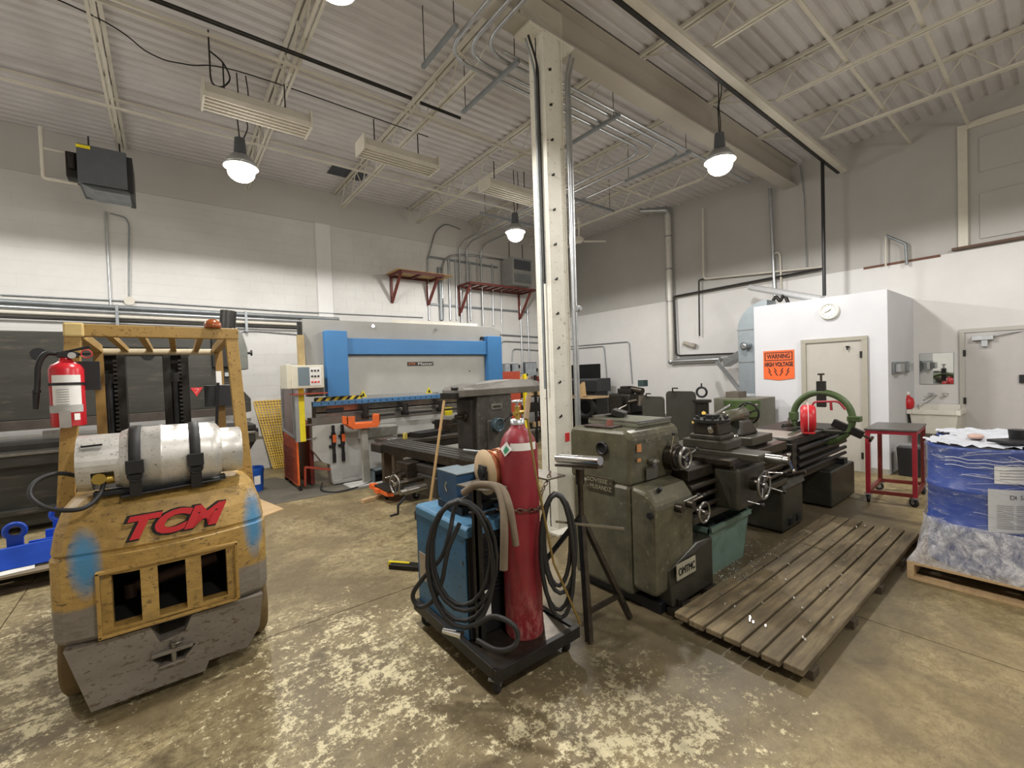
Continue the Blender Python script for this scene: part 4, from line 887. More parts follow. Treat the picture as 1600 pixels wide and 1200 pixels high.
part(FK, 'seat', B().box(-.25, 3.65, 1.02, .2, 4.1, 1.12).box(-.25, 3.6, 1.1, .2, 3.7, 1.35), rubber, .03)
part(FK, 'dash_panel', B().box(-.40, 4.42, .6, .34, 4.5, 1.2), dark_steel, .01)
part(FK, 'steering_wheel', B().torus((-.05, 4.25, 1.22), (0, -.5, 1), .16, .013, 24, 6), rubber)
tl = [((-.47, 3.43, 1.02), (-.405, 3.47, 2.0)), ((.395, 3.43, .95), (.345, 3.47, 2.0))]
for a, b_ in tl: part(FK, 'guard_post', B().bar(a, b_, .07, .05, (0, 1, 0)), guard_yellow, .004)
part(FK, 'guard_crossbar', B().box(-.44, 3.44, 1.965, .385, 3.50, 2.035), guard_yellow, .004)
part(FK, 'corner_socket', B().box(-.445, 3.43, 1.96, -.36, 3.51, 2.04), M('worn_corner', 'cdb478', .5, var=.15), .01)
for x in (-.41, .34): part(FK, 'guard_side_rail', B().bar((x, 3.47, 2.0), (x, 4.62, 1.97), .05, .06), guard_yellow, .004)
for x in (-.27, -.12, .03, .18): part(FK, 'guard_slat', B().bar((x, 3.47, 1.995), (x+.02, 4.62, 1.965), .035, .035), guard_yellow)
part(FK, 'guard_front_bar', B().cyl((-.42, 4.63, 1.95), (.36, 4.63, 1.95), .025, n=10), M('bar_cream', 'c4b79a', .5, var=.1))
for x in (-.41, .36): part(FK, 'front_post', B().bar((x-.0, 4.6, .95), (x, 4.6, 1.96), .055, .04, (0, 1, 0)), M('post_brown', '8a6a35', .5, var=.2))
be = part(FK, 'beacon', B().lathe((.245, 3.45, 2.035), (0, 0, 1), [(0, .045), (.01, .048), (.035, .045), (.055, .02)], 18), amber)
for x0, x1 in ((-.46, -.27), (-.03, .15)):
    ms = part(FK, 'mast_channel', B().box(x0, 4.80, .1, x0+.055, 4.95, 1.99).box(x1-.055, 4.80, .1, x1, 4.95, 1.99).box(x0, 4.92, .1, x1, 4.95, 1.99), dark_steel, .004)
    part(ms, 'lift_cylinder', B().cyl(((x0+x1)/2-.01, 4.83, .1), ((x0+x1)/2-.01, 4.83, 1.72), .03, n=14).cyl(((x0+x1)/2-.01, 4.83, 1.7), ((x0+x1)/2-.01, 4.83, 1.78), .045, n=14), black)
    cb_ = B()
    for i in range(26): cb_.box(x1-.075, 4.795, 1.0+i*.035, x1-.05, 4.81, 1.02+i*.035)
    part(ms, 'lift_chain', cb_, M('chain_dark', '3e3b38', .5, .6), kind='stuff')
for z in (1.90, .5): part(FK, 'mast_tie', B().box(-.46, 4.82, z+.03, .16, 4.93, z+.1), dark_steel)
part(FK, 'control_levers', B().box(.24, 4.48, 1.48, .45, 4.56, 1.66).cyl((.3, 4.45, 1.2), (.33, 4.4, 1.68), .012, n=8), black, .004)
part(FK, 'tag_label', B().box(.33, 4.565, 1.66, .37, 4.575, 1.78), label_white)
fl = part(FK, 'tank_bracket', B().box(-.33, 3.13, 1.10, .25, 3.2, 1.125).bar((-.22, 3.1, 1.095), (.22, 3.12, 1.11), .08, .012).box(-.2, 3.15, 1.06, .16, 3.5, 1.10), black, .004)
part(FK, 'hood_plate', B().box(-.28, 3.2, 1.098, .2, 3.45, 1.104), galv)
part(FK, 'drip_cup', B().cyl((.2, 3.17, 1.095), (.2, 3.17, 1.12), .045, n=16), galv)
part(FK, 'yellow_tag', B().box(.16, 3.45, 1.03, .22, 3.46, 1.17), yellow)
lt = lettering(FK, 'TCM', (-.225, 2.975, .893), (1, 0.0, .0), (0, .12, 1), .15, bright_red, .008, 'raised red letters TCM', fit=.43, bold=.007, shear=.35)
lettering(FK, 'TCM', (-.233, 2.979, .888), (1, 0.0, .0), (0, .12, 1), .158, dark_steel, .005, 'dark outline behind the red letters', fit=.448, bold=.013, shear=.35)
part(FK, 'letter_outline', B(), dark_steel) if False else None
# propane tank on the forklift
tk = thing('propane_tank', (-.05, 3.22, 1.12), 'silver propane cylinder strapped across the back of the forklift', 'gas cylinder')
T0 = Vector((-.385, 3.22, 1.275)); TD = Vector((1, 0.0, -.015))
part(tk, 'shell', B().lathe(T0, TD, [(.14, .10), (.15, .13), (.175, .158), (.21, .172), (.33, .175), (.335, .178), (.345, .178), (.35, .175), (.56, .175), (.60, .165), (.625, .13)], 40), tank_alu)
col_ = part(tk, 'neck_collar', B().lathe(T0, TD, [(0, .143), (.0, .148), (.17, .148), (.18, .155)], 36), tank_alu)
cut(col_, B().box(-.33, 2.9, 1.12, -.24, 3.22, 1.235))
for p_ in col_.data.polygons: p_.use_smooth = False
part(tk, 'valve', B().cyl((-.40+.09, 3.12, 1.19), (-.24, 3.14, 1.19), .028, n=6).cyl((-.30, 3.09, 1.2), (-.30, 3.16, 1.2), .03, n=8), brass)
part(tk, 'foot_ring', B().lathe(T0, TD, [(.62, .135), (.72, .135), (.725, .128)], 36), tank_alu)
part(tk, 'handle_slot', B().bar((-.36, 3.09, 1.375), (-.28, 3.09, 1.377), .02, .008), dark_hole)
for h in (.205, .465):
    c_ = T0+TD*h
    st_ = part(tk, 'strap', B().lathe(c_, TD, [(0, .180), (.001, .183), (.048, .183), (.05, .180)], 36), rubber, label='black webbing strap')
    part(st_, 'buckle', B().cb((c_.x+.025, 3.03, 1.25), (.075, .015, .07)).torus((c_.x+.025, 3.03, 1.205), (0, 1, 0), .03, .006, 14, 6), black, .003)
    part(st_, 'strap_tail', B().cb((c_.x+.025, 3.045, 1.15), (.05, .01, .12), rx=R(12)), rubber)
solo('gas_hose', B().tube(spline([(-.28, 3.12, 1.19), (-.30, 3.06, 1.12), (-.36, 3.0, 1.08), (-.47, 3.02, 1.10), (-.54, 3.08, 1.16), (-.53, 3.15, 1.22), (-.46, 3.2, 1.24), (-.38, 3.25, 1.2)]), .011, 8), rubber, 'black gas hose looping out left of the propane cylinder', 'hose')
# fire extinguisher
ex, ey = -.43, 3.36
t = thing('fire_extinguisher', (ex, ey, 1.47), 'red fire extinguisher strapped to the left post of the forklift', 'fire extinguisher')
part(t, 'body', B().lathe((ex, ey, 1.47), (0, 0, 1), [(0, .066), (.005, .07), (.305, .07), (.33, .06), (.345, .035), (.36, .025), (.375, .025)], 28), ext_red)
def wrap(c, r_, z0, z1, a0, a1, n=10):
    ins = [Vector((c[0]+r_*math.cos(R(a0+(a1-a0)*k/n)), c[1]+r_*math.sin(R(a0+(a1-a0)*k/n)), 0)) for k in range(n+1)]
    v = [p_+Vector((0, 0, z)) for z in (z0, z1) for p_ in ins]; b = B(); m_ = n+1
    b._add(v, [(k, k+1, m_+k+1, m_+k) for k in range(n)], True); return b
part(t, 'label', wrap((ex, ey), .0712, 1.58, 1.69, 225, 325), label_white)
part(t, 'label', wrap((ex, ey), .0712, 1.705, 1.745, 225, 325), label_white)
part(t, 'tape', wrap((ex, ey), .0722, 1.545, 1.585, 200, 330), M('tape_grey', 'a9a8a4', .4))
part(t, 'tape', B().cb((ex-.005, ey-.074, 1.51), (.045, .002, .09)), M('tape_grey2', 'a29c97', .4))
part(t, 'tag', B().cb((ex+.04, ey-.062, 1.52), (.025, .002, .035), rz=R(35)), label_white)
tb = B()
for i in range(7):
    tb.cb((ex-.01, ey-.0725, 1.59+i*.013), (.05, .001, .003))
part(t, 'label_print', tb, label_grey, kind='stuff')
part(t, 'strap', B().lathe((ex, ey, 1.69), (0, 0, 1), [(0, .0735), (.014, .0735)], 28), black)
part(t, 'head', B().box(ex-.03, ey-.03, 1.84, ex+.05, ey+.03, 1.87).bar((ex-.02, ey, 1.865), (ex+.1, ey-.01, 1.90), .022, .012).bar((ex-.0, ey, 1.855), (ex+.1, ey-.01, 1.86), .022, .012), black, .003)
part(t, 'gauge', B().cyl((ex+.03, ey-.03, 1.85), (ex+.03, ey-.045, 1.85), .017, n=14), chrome)
part(t, 'pin_ring', B().torus((ex+.085, ey-.02, 1.86), (0, 1, 0), .022, .003, 16, 6), red_ink)
part(t, 'hose', B().tube(spline([(ex-.02, ey-.01, 1.86), (ex-.07, ey-.02, 1.86), (ex-.10, ey-.02, 1.80), (ex-.11, ey-.01, 1.7), (ex-.115, ey-.02, 1.64)]), .013, 8), rubber)
part(t, 'nozzle', B().cyl((ex-.115, ey-.02, 1.65), (ex-.12, ey-.02, 1.57), .016, .011, 12).cyl((ex-.113, ey-.02, 1.655), (ex-.113, ey-.02, 1.67), .018, n=10), black)
part(t, 'mount', B().box(ex+.04, ey+.02, 1.66, ex+.13, ey+.05, 1.82), black)
# ------------------------------------------------------------------ dark machine behind the forklift
DM = thing('large_brake_press', (-1.5, 8.2, 0), 'large old dark green brake press against the left wall behind the forklift', 'press machine')
part(DM, 'upper_ram', B().box(-4.3, 8.0, 1.30, .80, 8.25, 2.41), brake_dark, .01)
part(DM, 'ram_wing', B().prism([(.80, 8.0, 1.72), (1.02, 8.0, 1.42), (1.02, 8.0, 1.22), (.80, 8.0, 1.18)], (0, .25, 0)), brake_dark, .006)
part(DM, 'ram_foot', B().box(-4.3, 7.98, 1.18, .80, 8.12, 1.30), M('ram_brown', '4a423b', .5, .2, var=.3), .006)
part(DM, 'die_strip', B().box(-4.3, 7.92, 1.07, 1.0, 7.98, 1.12), chrome)
part(DM, 'die_clamp', B().box(-1.25, 7.88, 1.05, -1.1, 7.95, 1.16), machined, .004)
part(DM, 'bed_top', B().box(-4.3, 7.45, .98, 1.0, 8.15, 1.05), dark_steel, .006)
part(DM, 'bed_rail', B().box(-4.3, 7.40, .80, .98, 7.50, .95), brake_dark, .01)
part(DM, 'bed_rail', B().box(-4.3, 7.36, .93, .98, 7.46, .965), machined, .004)
part(DM, 'bed_body', B().box(-4.3, 7.55, .08, .72, 8.1, .90), brake_dark, .01)
part(DM, 'lower_lip', B().box(-4.3, 7.44, .24, .72, 7.56, .30), brake_dark, .006)
part(DM, 'end_bracket', B().prism([(.72, 7.6, .98), (1.05, 7.6, .98), (1.05, 7.6, .86), (.80, 7.6, .45), (.72, 7.6, .45)], (0, .4, 0)), black, .008)
part(DM, 'bracket_knob', B().cyl((1.0, 7.58, .9), (1.0, 7.5, .9), .04, n=12).box(.95, 7.5, .82, 1.1, 7.6, .86), machined)
for q_ in (ay(60, 553, 7.99), ay(231, 554, 7.99)): part(DM, 'sight_hole', B().cyl(q_, q_+Vector((0, .02, 0)), .075, n=20), dark_hole)
c_ = ay(372, 555, 8.1)
part(DM, 'gearbox', B().box(c_.x-.35, 7.9, 1.92, c_.x+.02, 8.3, 2.38), dark_steel, .01)
part(DM, 'gearbox_cover', B().prism([(c_.x-.08, 7.85, 2.52), (c_.x+.04, 7.85, 2.44), (c_.x+.10, 7.85, 2.2), (c_.x+.10, 7.85, 1.88), (c_.x-.03, 7.85, 1.88)], (0, .4, 0)), M('gear_grey', '6b6d66', .5, .2), .008)
part(DM, 'gear_knob', B().cyl((c_.x+.10, 8.0, 2.14), (c_.x+.17, 8.0, 2.14), .02, n=8).cyl((c_.x+.16, 8.0, 2.14), (c_.x+.18, 8.0, 2.14), .045, n=12), black)
part(DM, 'top_cylinder', B().cyl(ay(355, 515, 8.15), ay(357, 486, 8.15), .11, n=20), dark_steel)
part(DM, 'drop_rod', B().cyl((c_.x-.01, 8.0, 1.88), (c_.x-.01, 8.0, 1.2), .012, n=8).box(c_.x-.2, 7.95, 1.78, c_.x+.02, 8.05, 1.84), galv)
dc = ay(307, 612, 7.99)
w_ = part(DM, 'danger_sticker', B().prism([(dc.x-.07, 7.99, dc.z+.06), (dc.x+.08, 7.99, dc.z+.06), (dc.x, 7.99, dc.z-.07)], (0, .006, 0)), red_ink)
part(w_, 'sticker_mark', B().bar((dc.x-.02, 7.988, dc.z+.04), (dc.x+.03, 7.988, dc.z+.04), .014, .003).bar((dc.x+.03, 7.988, dc.z+.04), (dc.x-.01, 7.988, dc.z-.02), .014, .003), label_white)
# blue attachments on a pallet
pl = thing('wood_pallet', (-1.15, 5.85, 0), 'weathered wooden pallet on the floor at the left edge', 'pallet')
for i in range(6): part(pl, 'plank', B().box(-2.1, 5.42+i*.17, .12, -.55, 5.55+i*.17, .14), M('grey_wood', '8d7f68', .8, var=.25, scale=4, stretch=(1, 5, 5)), .002)
for x in (-2.08, -1.35, -.62): part(pl, 'stringer', B().box(x, 5.42, .02, x+.05, 6.4, .12), M('dark_wood', '4c4033', .8, var=.25))
for y in (5.42, 5.9, 6.3): part(pl, 'bottom_plank', B().box(-2.1, y, 0, -.55, y+.1, .02), M('dark_wood', '4c4033', .8))
solo('cardboard_sheet', B().cb((-1.38, 5.98, .145), (.9, .5, .006), rz=.25), kraft, 'tan sheet lying on the pallet under the blue attachment', 'cardboard')
solo('paper_sheet', B().cb((-1.12, 5.52, .145), (.3, .12, .006), rz=.15), paper, 'white paper sheet on the pallet front edge under the blue attachment', 'paper')
at = thing('blue_attachment', (-.9, 5.8, .15), 'bright blue steel forklift attachment plate with lifting eyes on the pallet', 'attachment')
part(at, 'front_plate', B().prism([(-1.28, 5.58, .15), (-.62, 5.58, .15), (-.62, 5.68, .33), (-1.24, 5.68, .31)], (0, .03, 0)), attach_blue, .006)
part(at, 'base_plate', B().prism([(-1.24, 5.62, .155), (-.6, 5.62, .155), (-.6, 6.3, .155), (-.98, 6.3, .155)], (0, 0, .03)), attach_blue, .006)
for y, x in ((5.82, -1.05), (6.05, -.98), (6.25, -.9)): part(at, 'rib', B().box(x, y, .18, -.6, y+.04, .30+(y-5.8)*.12), attach_blue, .004)
for x, y in ((-1.12, 5.78), (-.90, 6.22)):
    part(at, 'lifting_eye', B().torus((x, y, .43), (0, 1, 0), .06, .022, 20, 8).box(x-.05, y-.02, .17, x+.05, y+.02, .38), attach_blue)
# ------------------------------------------------------------------ welding cart
CT = thing('welding_cart', (1.55, 2.25, 0), 'dark steel welding cart on castors in the middle foreground', 'cart')
cx0, cx1, cy0, cy1, cz = 1.25, 1.86, 1.80, 2.76, .15
part(CT, 'deck', B().box(cx0+.02, cy0+.02, cz-.012, cx1-.02, cy1-.02, cz), oily)
part(CT, 'frame', B().box(cx0, cy0, cz-.055, cx1, cy0+.035, cz+.01).box(cx0, cy1-.035, cz-.055, cx1, cy1, cz+.01).box(cx0, cy0+.036, cz-.055, cx0+.035, cy1-.036, cz+.01).box(cx1-.035, cy0+.036, cz-.055, cx1, cy1-.036, cz+.01), dark_steel, .002)
def castor(parent, x, y, z, r_=.045, rz=0.0, name='castor', m=rubber):
    d = Vector((math.cos(rz), math.sin(rz), 0)); q = Vector((-d.y, d.x, 0)); c_ = Vector((x, y, r_))+d*.015
    t = part(parent, name, B().bar(c_-q*.022+Vector((0, 0, 0)), c_-q*.022+Vector((0, 0, z-r_-.01)), .03, .004, q).bar(c_+q*.022, c_+q*.022+Vector((0, 0, z-r_-.01)), .03, .004, q).cb((x, y, z-.008), (.07, .07, .012), rz), galv_dull)
    part(t, 'wheel', B().lathe(c_-q*.016, q, [(0, r_*.85), (.006, r_), (.026, r_), (.032, r_*.85)], 20), m)
    part(t, 'hub', B().cyl(c_-q*.018, c_+q*.018, r_*.4, n=14), galv); return t
for x, y, a in ((cx0+.04, cy0+.06, .6), (cx1-.05, cy0+.07, 1.2), (cx0+.05, cy1-.08, -.4), (cx1-.05, cy1-.08, .2)): castor(CT, x, y, cz-.055, .047, a)
for (x, y) in ((1.33, 2.05), (1.76, 2.05)): part(CT, 'upright', B().box(x-.02, y-.015, cz, x+.02, y+.002, 1.03).box(x-.02, y-.015, cz, x-.012, y+.03, 1.03), dark_steel)
part(CT, 'top_shelf', B().prism([(1.29, 2.20, 1.03), (1.33, 1.97, 1.03), (1.47, 1.95, 1.03), (1.47, 2.13, 1.03), (1.80, 2.12, 1.03), (1.82, 2.24, 1.03)], (0, 0, .012)), M('shelf_grimy', '6f685c', .4, .4, var=.25), .003)
part(CT, 'side_shelf', B().box(1.82, 2.0, 1.0, 1.98, 2.3, 1.012), M('shelf_grimy', '6f685c'), .003)
WM = thing('welding_machine', (1.55, 2.45, cz), 'blue welding power source standing on the cart', 'welder')
wx0, wx1, wy0, wy1, wz0, wz1 = 1.285, 1.73, 2.10, 2.74, cz+.01, .81
part(WM, 'side_cover', B().box(wx0, wy0+.02, wz0, wx0+.01, wy1, wz1-.03), weld_blue, .003); part(WM, 'side_cover', B().box(wx1-.01, wy0+.02, wz0, wx1, wy1, wz1-.03), weld_blue, .003)
part(WM, 'top_cover', B().prism([(wx0-.004, wy0, wz1-.06), (wx0-.004, wy0, wz1-.015), (wx0+.012, wy0, wz1), (wx1-.012, wy0, wz1), (wx1+.004, wy0, wz1-.015), (wx1+.004, wy0, wz1-.06)], (0, wy1-wy0, 0)), M('dusty_blue', '4a7898', .5, var=.2), .004)
part(WM, 'core', B().box(wx0+.012, wy0+.03, wz0, wx1-.012, wy1-.01, wz1-.04), black)
part(WM, 'rear_panel', B().box(wx0+.012, wy0+.008, wz0, wx1-.012, wy0+.03, wz1-.01), black, .003)
lb = B()
for q in range(3):
    for i in range(14): lb.cb((wx0+.10+q*.12, wy0+.004, .40+i*.024), (.085, .012, .008), rx=R(25))
part(WM, 'louvres', lb, M('louvre_black', '26262a', .35, .3), kind='stuff')
part(WM, 'rating_plate', B().box(wx0+.09, wy0-.0, .26, wx0+.15, wy0+.006, .42), label_white)
part(WM, 'caution_label', B().box(wx0-.003, wy1-.12, .32, wx0, wy1-.03, .50), M('label_tan', 'a89a86', .5))
part(WM, 'bolts', B().cyl((wx0-.006, wy0+.06, .6), (wx0, wy0+.06, .6), .008, n=8), machined)
# wire feeder
WF = thing('wire_feeder', (1.5, 2.5, .83), 'small blue wire feeder box above the welding machine', 'wire feeder')
part(WF, 'stand', B().box(1.38, 2.3, .815, 1.62, 2.6, .86), dark_steel)
part(WF, 'front_case', B().prism([(1.36, 2.32, 1.06), (1.36, 2.32, .90), (1.37, 2.36, .86), (1.37, 2.52, .86), (1.36, 2.56, .90), (1.36, 2.56, 1.06)], (.14, 0, 0)), feed_blue, .004)
part(WF, 'case_top', B().box(1.36, 2.31, 1.06, 1.52, 2.57, 1.068).box(1.52, 2.30, 1.045, 1.80, 2.57, 1.053), M('feeder_top', '7e8c93', .35, .3), .002)
part(WF, 'rear_case', B().box(1.5, 2.33, .86, 1.8, 2.55, 1.045), black, .004)
part(WF, 'numbers', B().bar((1.358, 2.44, 1.0), (1.358, 2.46, .97), .008, .002, (1, 0, 0)).bar((1.358, 2.46, .97), (1.358, 2.44, .94), .008, .002, (1, 0, 0)), M('chalk', 'b5a98a', .8))
sp = thing('wire_spool', (1.75, 2.42, .93), 'tan fibre spool of copper wire on the wire feeder', 'spool')
sc, sd = ad(757, 738, 2.62), Vector((.94, -.1, 0)).normalized()
part(sp, 'flange', B().lathe(sc, sd, [(0, .03), (0, .135), (.008, .135), (.008, .03)], 32), card)
part(sp, 'flange', B().lathe(sc+sd*.11, sd, [(0, .03), (0, .135), (.008, .135), (.008, .03)], 32), card)
part(sp, 'wire', B().lathe(sc+sd*.01, sd, [(0, .115), (.02, .118), (.08, .118), (.098, .115)], 28), copper)
part(sp, 'hub', B().cyl(sc-sd*.03, sc+sd*.13, .035, n=8).bar(sc-sd*.02, sc-sd*.005, .085, .085), black, .003)
part(sp, 'loose_wire', B().torus(sc+sd*.05, sd+Vector((.05, .1, .1)), .125, .006, 26, 6).torus(sc+sd*.08, sd+Vector((-.05, .05, -.1)), .128, .006, 26, 6), copper)
# gas cylinder
GX, GY = 1.60, 2.00; GR = .112
gc = thing('gas_cylinder', (GX, GY, cz), 'tall red gas cylinder standing at the front of the welding cart', 'gas cylinder')
part(gc, 'shell', B().lathe((GX, GY, cz), (0, 0, 1), [(0, GR*.94), (.015, GR), (1.06, GR), (1.10, GR*.97), (1.14, GR*.86), (1.175, GR*.68), (1.20, GR*.46), (1.215, .042), (1.235, .04)], 36), gas_mat)
part(gc, 'neck_ring', B().lathe((GX, GY, cz+1.225), (0, 0, 1), [(0, .043), (.028, .043), (.03, .035)], 24), galv)
part(gc, 'valve', B().cyl((GX, GY, cz+1.25), (GX, GY, cz+1.33), .016, n=12).cyl((GX-.03, GY-.01, cz+1.29), (GX+.05, GY+.01, cz+1.29), .013, n=10), brass)
part(gc, 'hand_wheel', B().lathe((GX, GY, cz+1.35), (0, 0, 1), [(0, .03), (.004, .033), (.012, .033), (.016, .02)], 18).cyl((GX, GY, cz+1.33), (GX, GY, cz+1.355), .007, n=8), galv)
a_l = math.degrees(math.atan2(-GY, -GX))
part(gc, 'paper_label', wrap((GX, GY), GR*.985, cz+1.085, cz+1.128, a_l-25, a_l+62), label_white)
dm_ = Vector((math.cos(R(a_l-38)), math.sin(R(a_l-38)), 0)); c_ = Vector((GX, GY, cz+1.095))+dm_*(GR+.003); q = Vector((-dm_.y, dm_.x, 0)); uz = (Vector((0, 0, 1))-dm_*.25).normalized()
part(gc, 'diamond_label', B().prism([c_+q*.042, c_+uz*.042, c_-q*.042, c_-uz*.042], dm_*.002), label_white)
part(gc, 'green_mark', B().prism([c_+q*.025+dm_*.003, c_+uz*.02+dm_*.003, c_-q*.015-uz*.01+dm_*.003, c_-uz*.028+dm_*.003], dm_*.001), green_ink)
# chain
ch = thing('safety_chain', (1.6, 2.0, 1.0), 'steel safety chain around the red gas cylinder', 'chain')
pts = spline([(1.72, 2.10, .93)] + [(GX+(GR+.01)*math.cos(R(a)), GY+(GR+.01)*math.sin(R(a)), .885+.018*math.cos(R(a-220))) for a in range(150, 361, 30)] + [(1.76, 1.99, .94), (1.84, 2.02, 1.0), (1.89, 2.05, 1.03)], 6)
acc = 0; last = pts[0]; k = 0; lk = B()
for p_ in pts[1:]:
    acc += (p_-last).length
    if acc > .029:
        d = (p_-last).normalized(); s_ = d.cross(Vector((0, 0, 1))).normalized(); n_ = Vector((0, 0, 1)) if k % 2 else s_
        o_ = d.cross(n_).normalized(); lk.tube([p_+d*.017*math.cos(a)+o_*.011*math.sin(a) for a in [2*math.pi*j/10 for j in range(10)]], .0042, 5, True); acc = 0; k += 1
    last = p_
part(ch, 'links', lk, M('chain_rust', '6b5a4c', .4, .7, var=.3), kind='stuff')
# cables
def loops(ctr, u, v, rx, ry, n, r_, jit, name, label, m, a0=0, extra=(), cat='cable'):
    pts = []
    for i in range(n*20+1):
        a = 2*math.pi*i/20+a0; j = i/20
        k1 = 1+jit*math.sin(j*2.3+1); k2 = 1+jit*math.cos(j*1.7)
        w_ = u.cross(v)
        pts.append(ctr + u*rx*k1*math.cos(a) + v*(ry*k2*math.sin(a) - ry*(k2-1)) + w_*(.012*(j-n/2)))
    return solo(name, B().tube(list(extra)+pts, r_, 8), m, label, cat)
RX = Vector((RT.x, RT.y, 0)).normalized(); VZ = Vector((0, 0, 1))
loops(Vector(ad(722, 872, 2.27)), RX, VZ, .165, .30, 4, .0115, .10, 'cable_coil', 'black cable coil hanging on the left side of the welding cart', rubber, 1.6)
solo('cable_loop', B().tube(spline([ad(733, 775, 2.35), ad(712, 790, 2.35), ad(703, 830, 2.3), ad(690, 870, 2.3), ad(660, 905, 2.3), ad(645, 930, 2.32), ad(655, 948, 2.32), ad(675, 940, 2.3), ad(690, 910, 2.28), ad(700, 860, 2.27), ad(718, 818, 2.27)]), .012, 8), rubber, 'black cable looping low at the left corner of the welding cart', 'cable')
solo('ground_cable', B().tube(spline([ad(742, 978, 2.15), ad(770, 963, 2.1), ad(800, 975, 2.05), ad(809, 995, 2.04), ad(800, 1012, 2.03), ad(775, 1015, 2.05), ad(745, 1000, 2.1)]), .012, 8), rubber, 'grey cable curling on the cart deck before the red cylinder', 'cable')
solo('work_clamp', B().cyl(ad(693, 985, 2.3), ad(722, 992, 2.25), .014, .02), chrome, 'silver cable connector at the bottom of the hanging coil', 'connector')
loops(Vector(ad(872, 855, 2.45)), RX, VZ, .085, .30, 4, .012, .16, 'cable_coil', 'black cable coil hanging right of the red gas cylinder', rubber, 1.6)
solo('hose_sleeve', B().tube(spline([ad(724, 770, 2.34), ad(745, 758, 2.3), ad(775, 762, 2.22), ad(786, 790, 2.12), ad(788, 830, 2.06), ad(787, 890, 2.05)]), .02, 10), leather, 'brown leather covered hose draped over the cart shelf, longer one', 'hose')
solo('hose_sleeve', B().tube(spline([ad(768, 757, 2.3), ad(785, 764, 2.2), ad(796, 790, 2.10), ad(803, 830, 2.07), ad(806, 852, 2.07)]), .017, 10), leather, 'brown leather covered hose beside the red cylinder, shorter one', 'hose')
solo('filler_rod', B().tube([ad(824, 655, 2.25), ad(838, 745, 2.2), ad(865, 880, 2.2), ad(907, 975, 2.25)], .006, 6), M('rod_rust', '8a7340', .4, .6), 'long thin bronze rod leaning in front of the red gas cylinder', 'rod')
solo('torch_rod', B().tube([ad(826, 618, 2.3), ad(822, 655, 2.25)], .014, 8), M('rod_wood', '9b8468', .6), 'pale handle of a rod standing behind the cylinder valve', 'rod')
solo('shelf_cable', B().tube(spline([(1.4, 2.25, .835), (1.5, 2.15, .84), (1.62, 2.2, .84), (1.68, 2.3, .84), (1.55, 2.33, .85), (1.45, 2.2, .86)]), .013, 8), rubber, 'black cable lying on top of the blue welder', 'cable')
# pipe stand
PS = thing('pipe_stand', (2.1, 2.0, 0), 'steel tripod pipe stand with a roller head beside the lathe', 'pipe stand')
hx, hy = 2.11, 2.0
part(PS, 'mast', B().cyl((hx, hy, .62), (hx, hy, 1.0), .018, n=12).cyl((hx, hy, .93), (hx, hy, 1.03), .03, n=12), oily)
part(PS, 'roller', B().cyl(ax(871, 716, 2.05), ax(938, 720, 2.05), .028, n=18), chrome)
part(PS, 'cradle', B().bar(ax(871, 726, 2.05), ax(938, 730, 2.05), .05, .015), oily)
part(PS, 'leg', B().bar((hx, hy, .72), az(921, 1003, .01), .04, .035), oily)
part(PS, 'leg', B().bar((hx, hy, .72), az(984, 965, .01), .035, .03), oily)
part(PS, 'leg', B().bar((hx, hy, .72), (1.93, 2.52, .01), .035, .03), oily)
part(PS, 'leg_brace', B().bar(Vector((hx, hy, .72)).lerp(az(921, 1003, .01), .78), Vector((hx, hy, .72)).lerp(az(984, 965, .01), .78), .02, .03), oily)
part(PS, 'lock_bar', B().bar(ad(868, 815, 2.45), ad(975, 826, 2.5), .01, .01).bar(ad(895, 818, 2.5), ad(975, 826, 2.5), .012, .012), machined)
part(PS, 'wing_nut', B().bar((hx-.03, hy, 1.05), (hx+.03, hy, 1.07), .01, .01), oily)
# broom handle
solo('broom_stick', B().cyl(ad(672, 785, 4.3), ad(694, 626, 4.55), .014, n=10), wood_orange, 'wooden broom stick leaning between the milling machine and the blue feeder', 'stick')
# ------------------------------------------------------------------ duckboard
db = thing('duckboard', (3.9, 1.2, 0), 'grimy wooden slatted duckboard platform on the floor in front of the lathe', 'platform')
y0, y1 = .85, 1.60; nb = 7; pw = (y1-y0)/nb
for i in range(nb):
    e0, e1 = 2.52+random.uniform(-.02, .02), 5.38+random.uniform(-.06, .03)
    b = B(); ya, yb = y0+i*pw+.007, y0+(i+1)*pw-.007; zt = .088+random.uniform(-.003, .003)
    b.box(e0, ya, .052, e1, yb, zt); part(db, 'board', b, board_mat, .005)
for x in (2.6, 3.3, 3.95, 4.6, 5.2): part(db, 'runner', B().box(x, y0-.012, 0, x+.09, y1+.01, .052), M('runner_wood', '463b2c', .85, var=.3), .003)
# ------------------------------------------------------------------ lathe in front
LA = thing('engine_lathe', (3.8, 2.0, 0), 'large old grey green engine lathe right of the column, nearest machine', 'lathe')
def rbox(b, x0, y0, z0, x1, y1, z1): b.box(x0, y0, z0, x1, y1, z1); return b
part(LA, 'headstock', B().prism([(2.50, 1.90, .84), (2.50, 1.88, 1.20), (2.50, 1.93, 1.245), (2.50, 2.43, 1.245), (2.50, 2.47, 1.20), (2.50, 2.47, .84)], (.62, 0, 0)), lathe_green, .03)
part(LA, 'headstock_cabinet', B().prism([(2.50, 1.90, .08), (2.50, 1.90, .86), (2.50, 2.45, .86), (2.50, 2.45, .08)], (.52, 0, 0)), lathe_green, .03)
part(LA, 'gearbox', B().prism([(2.49, 1.70, .14), (2.47, 1.68, .76), (2.49, 1.76, .845), (2.50, 1.90, .87), (2.50, 1.90, .14)], (.48, 0, 0)), lathe_green, .03)
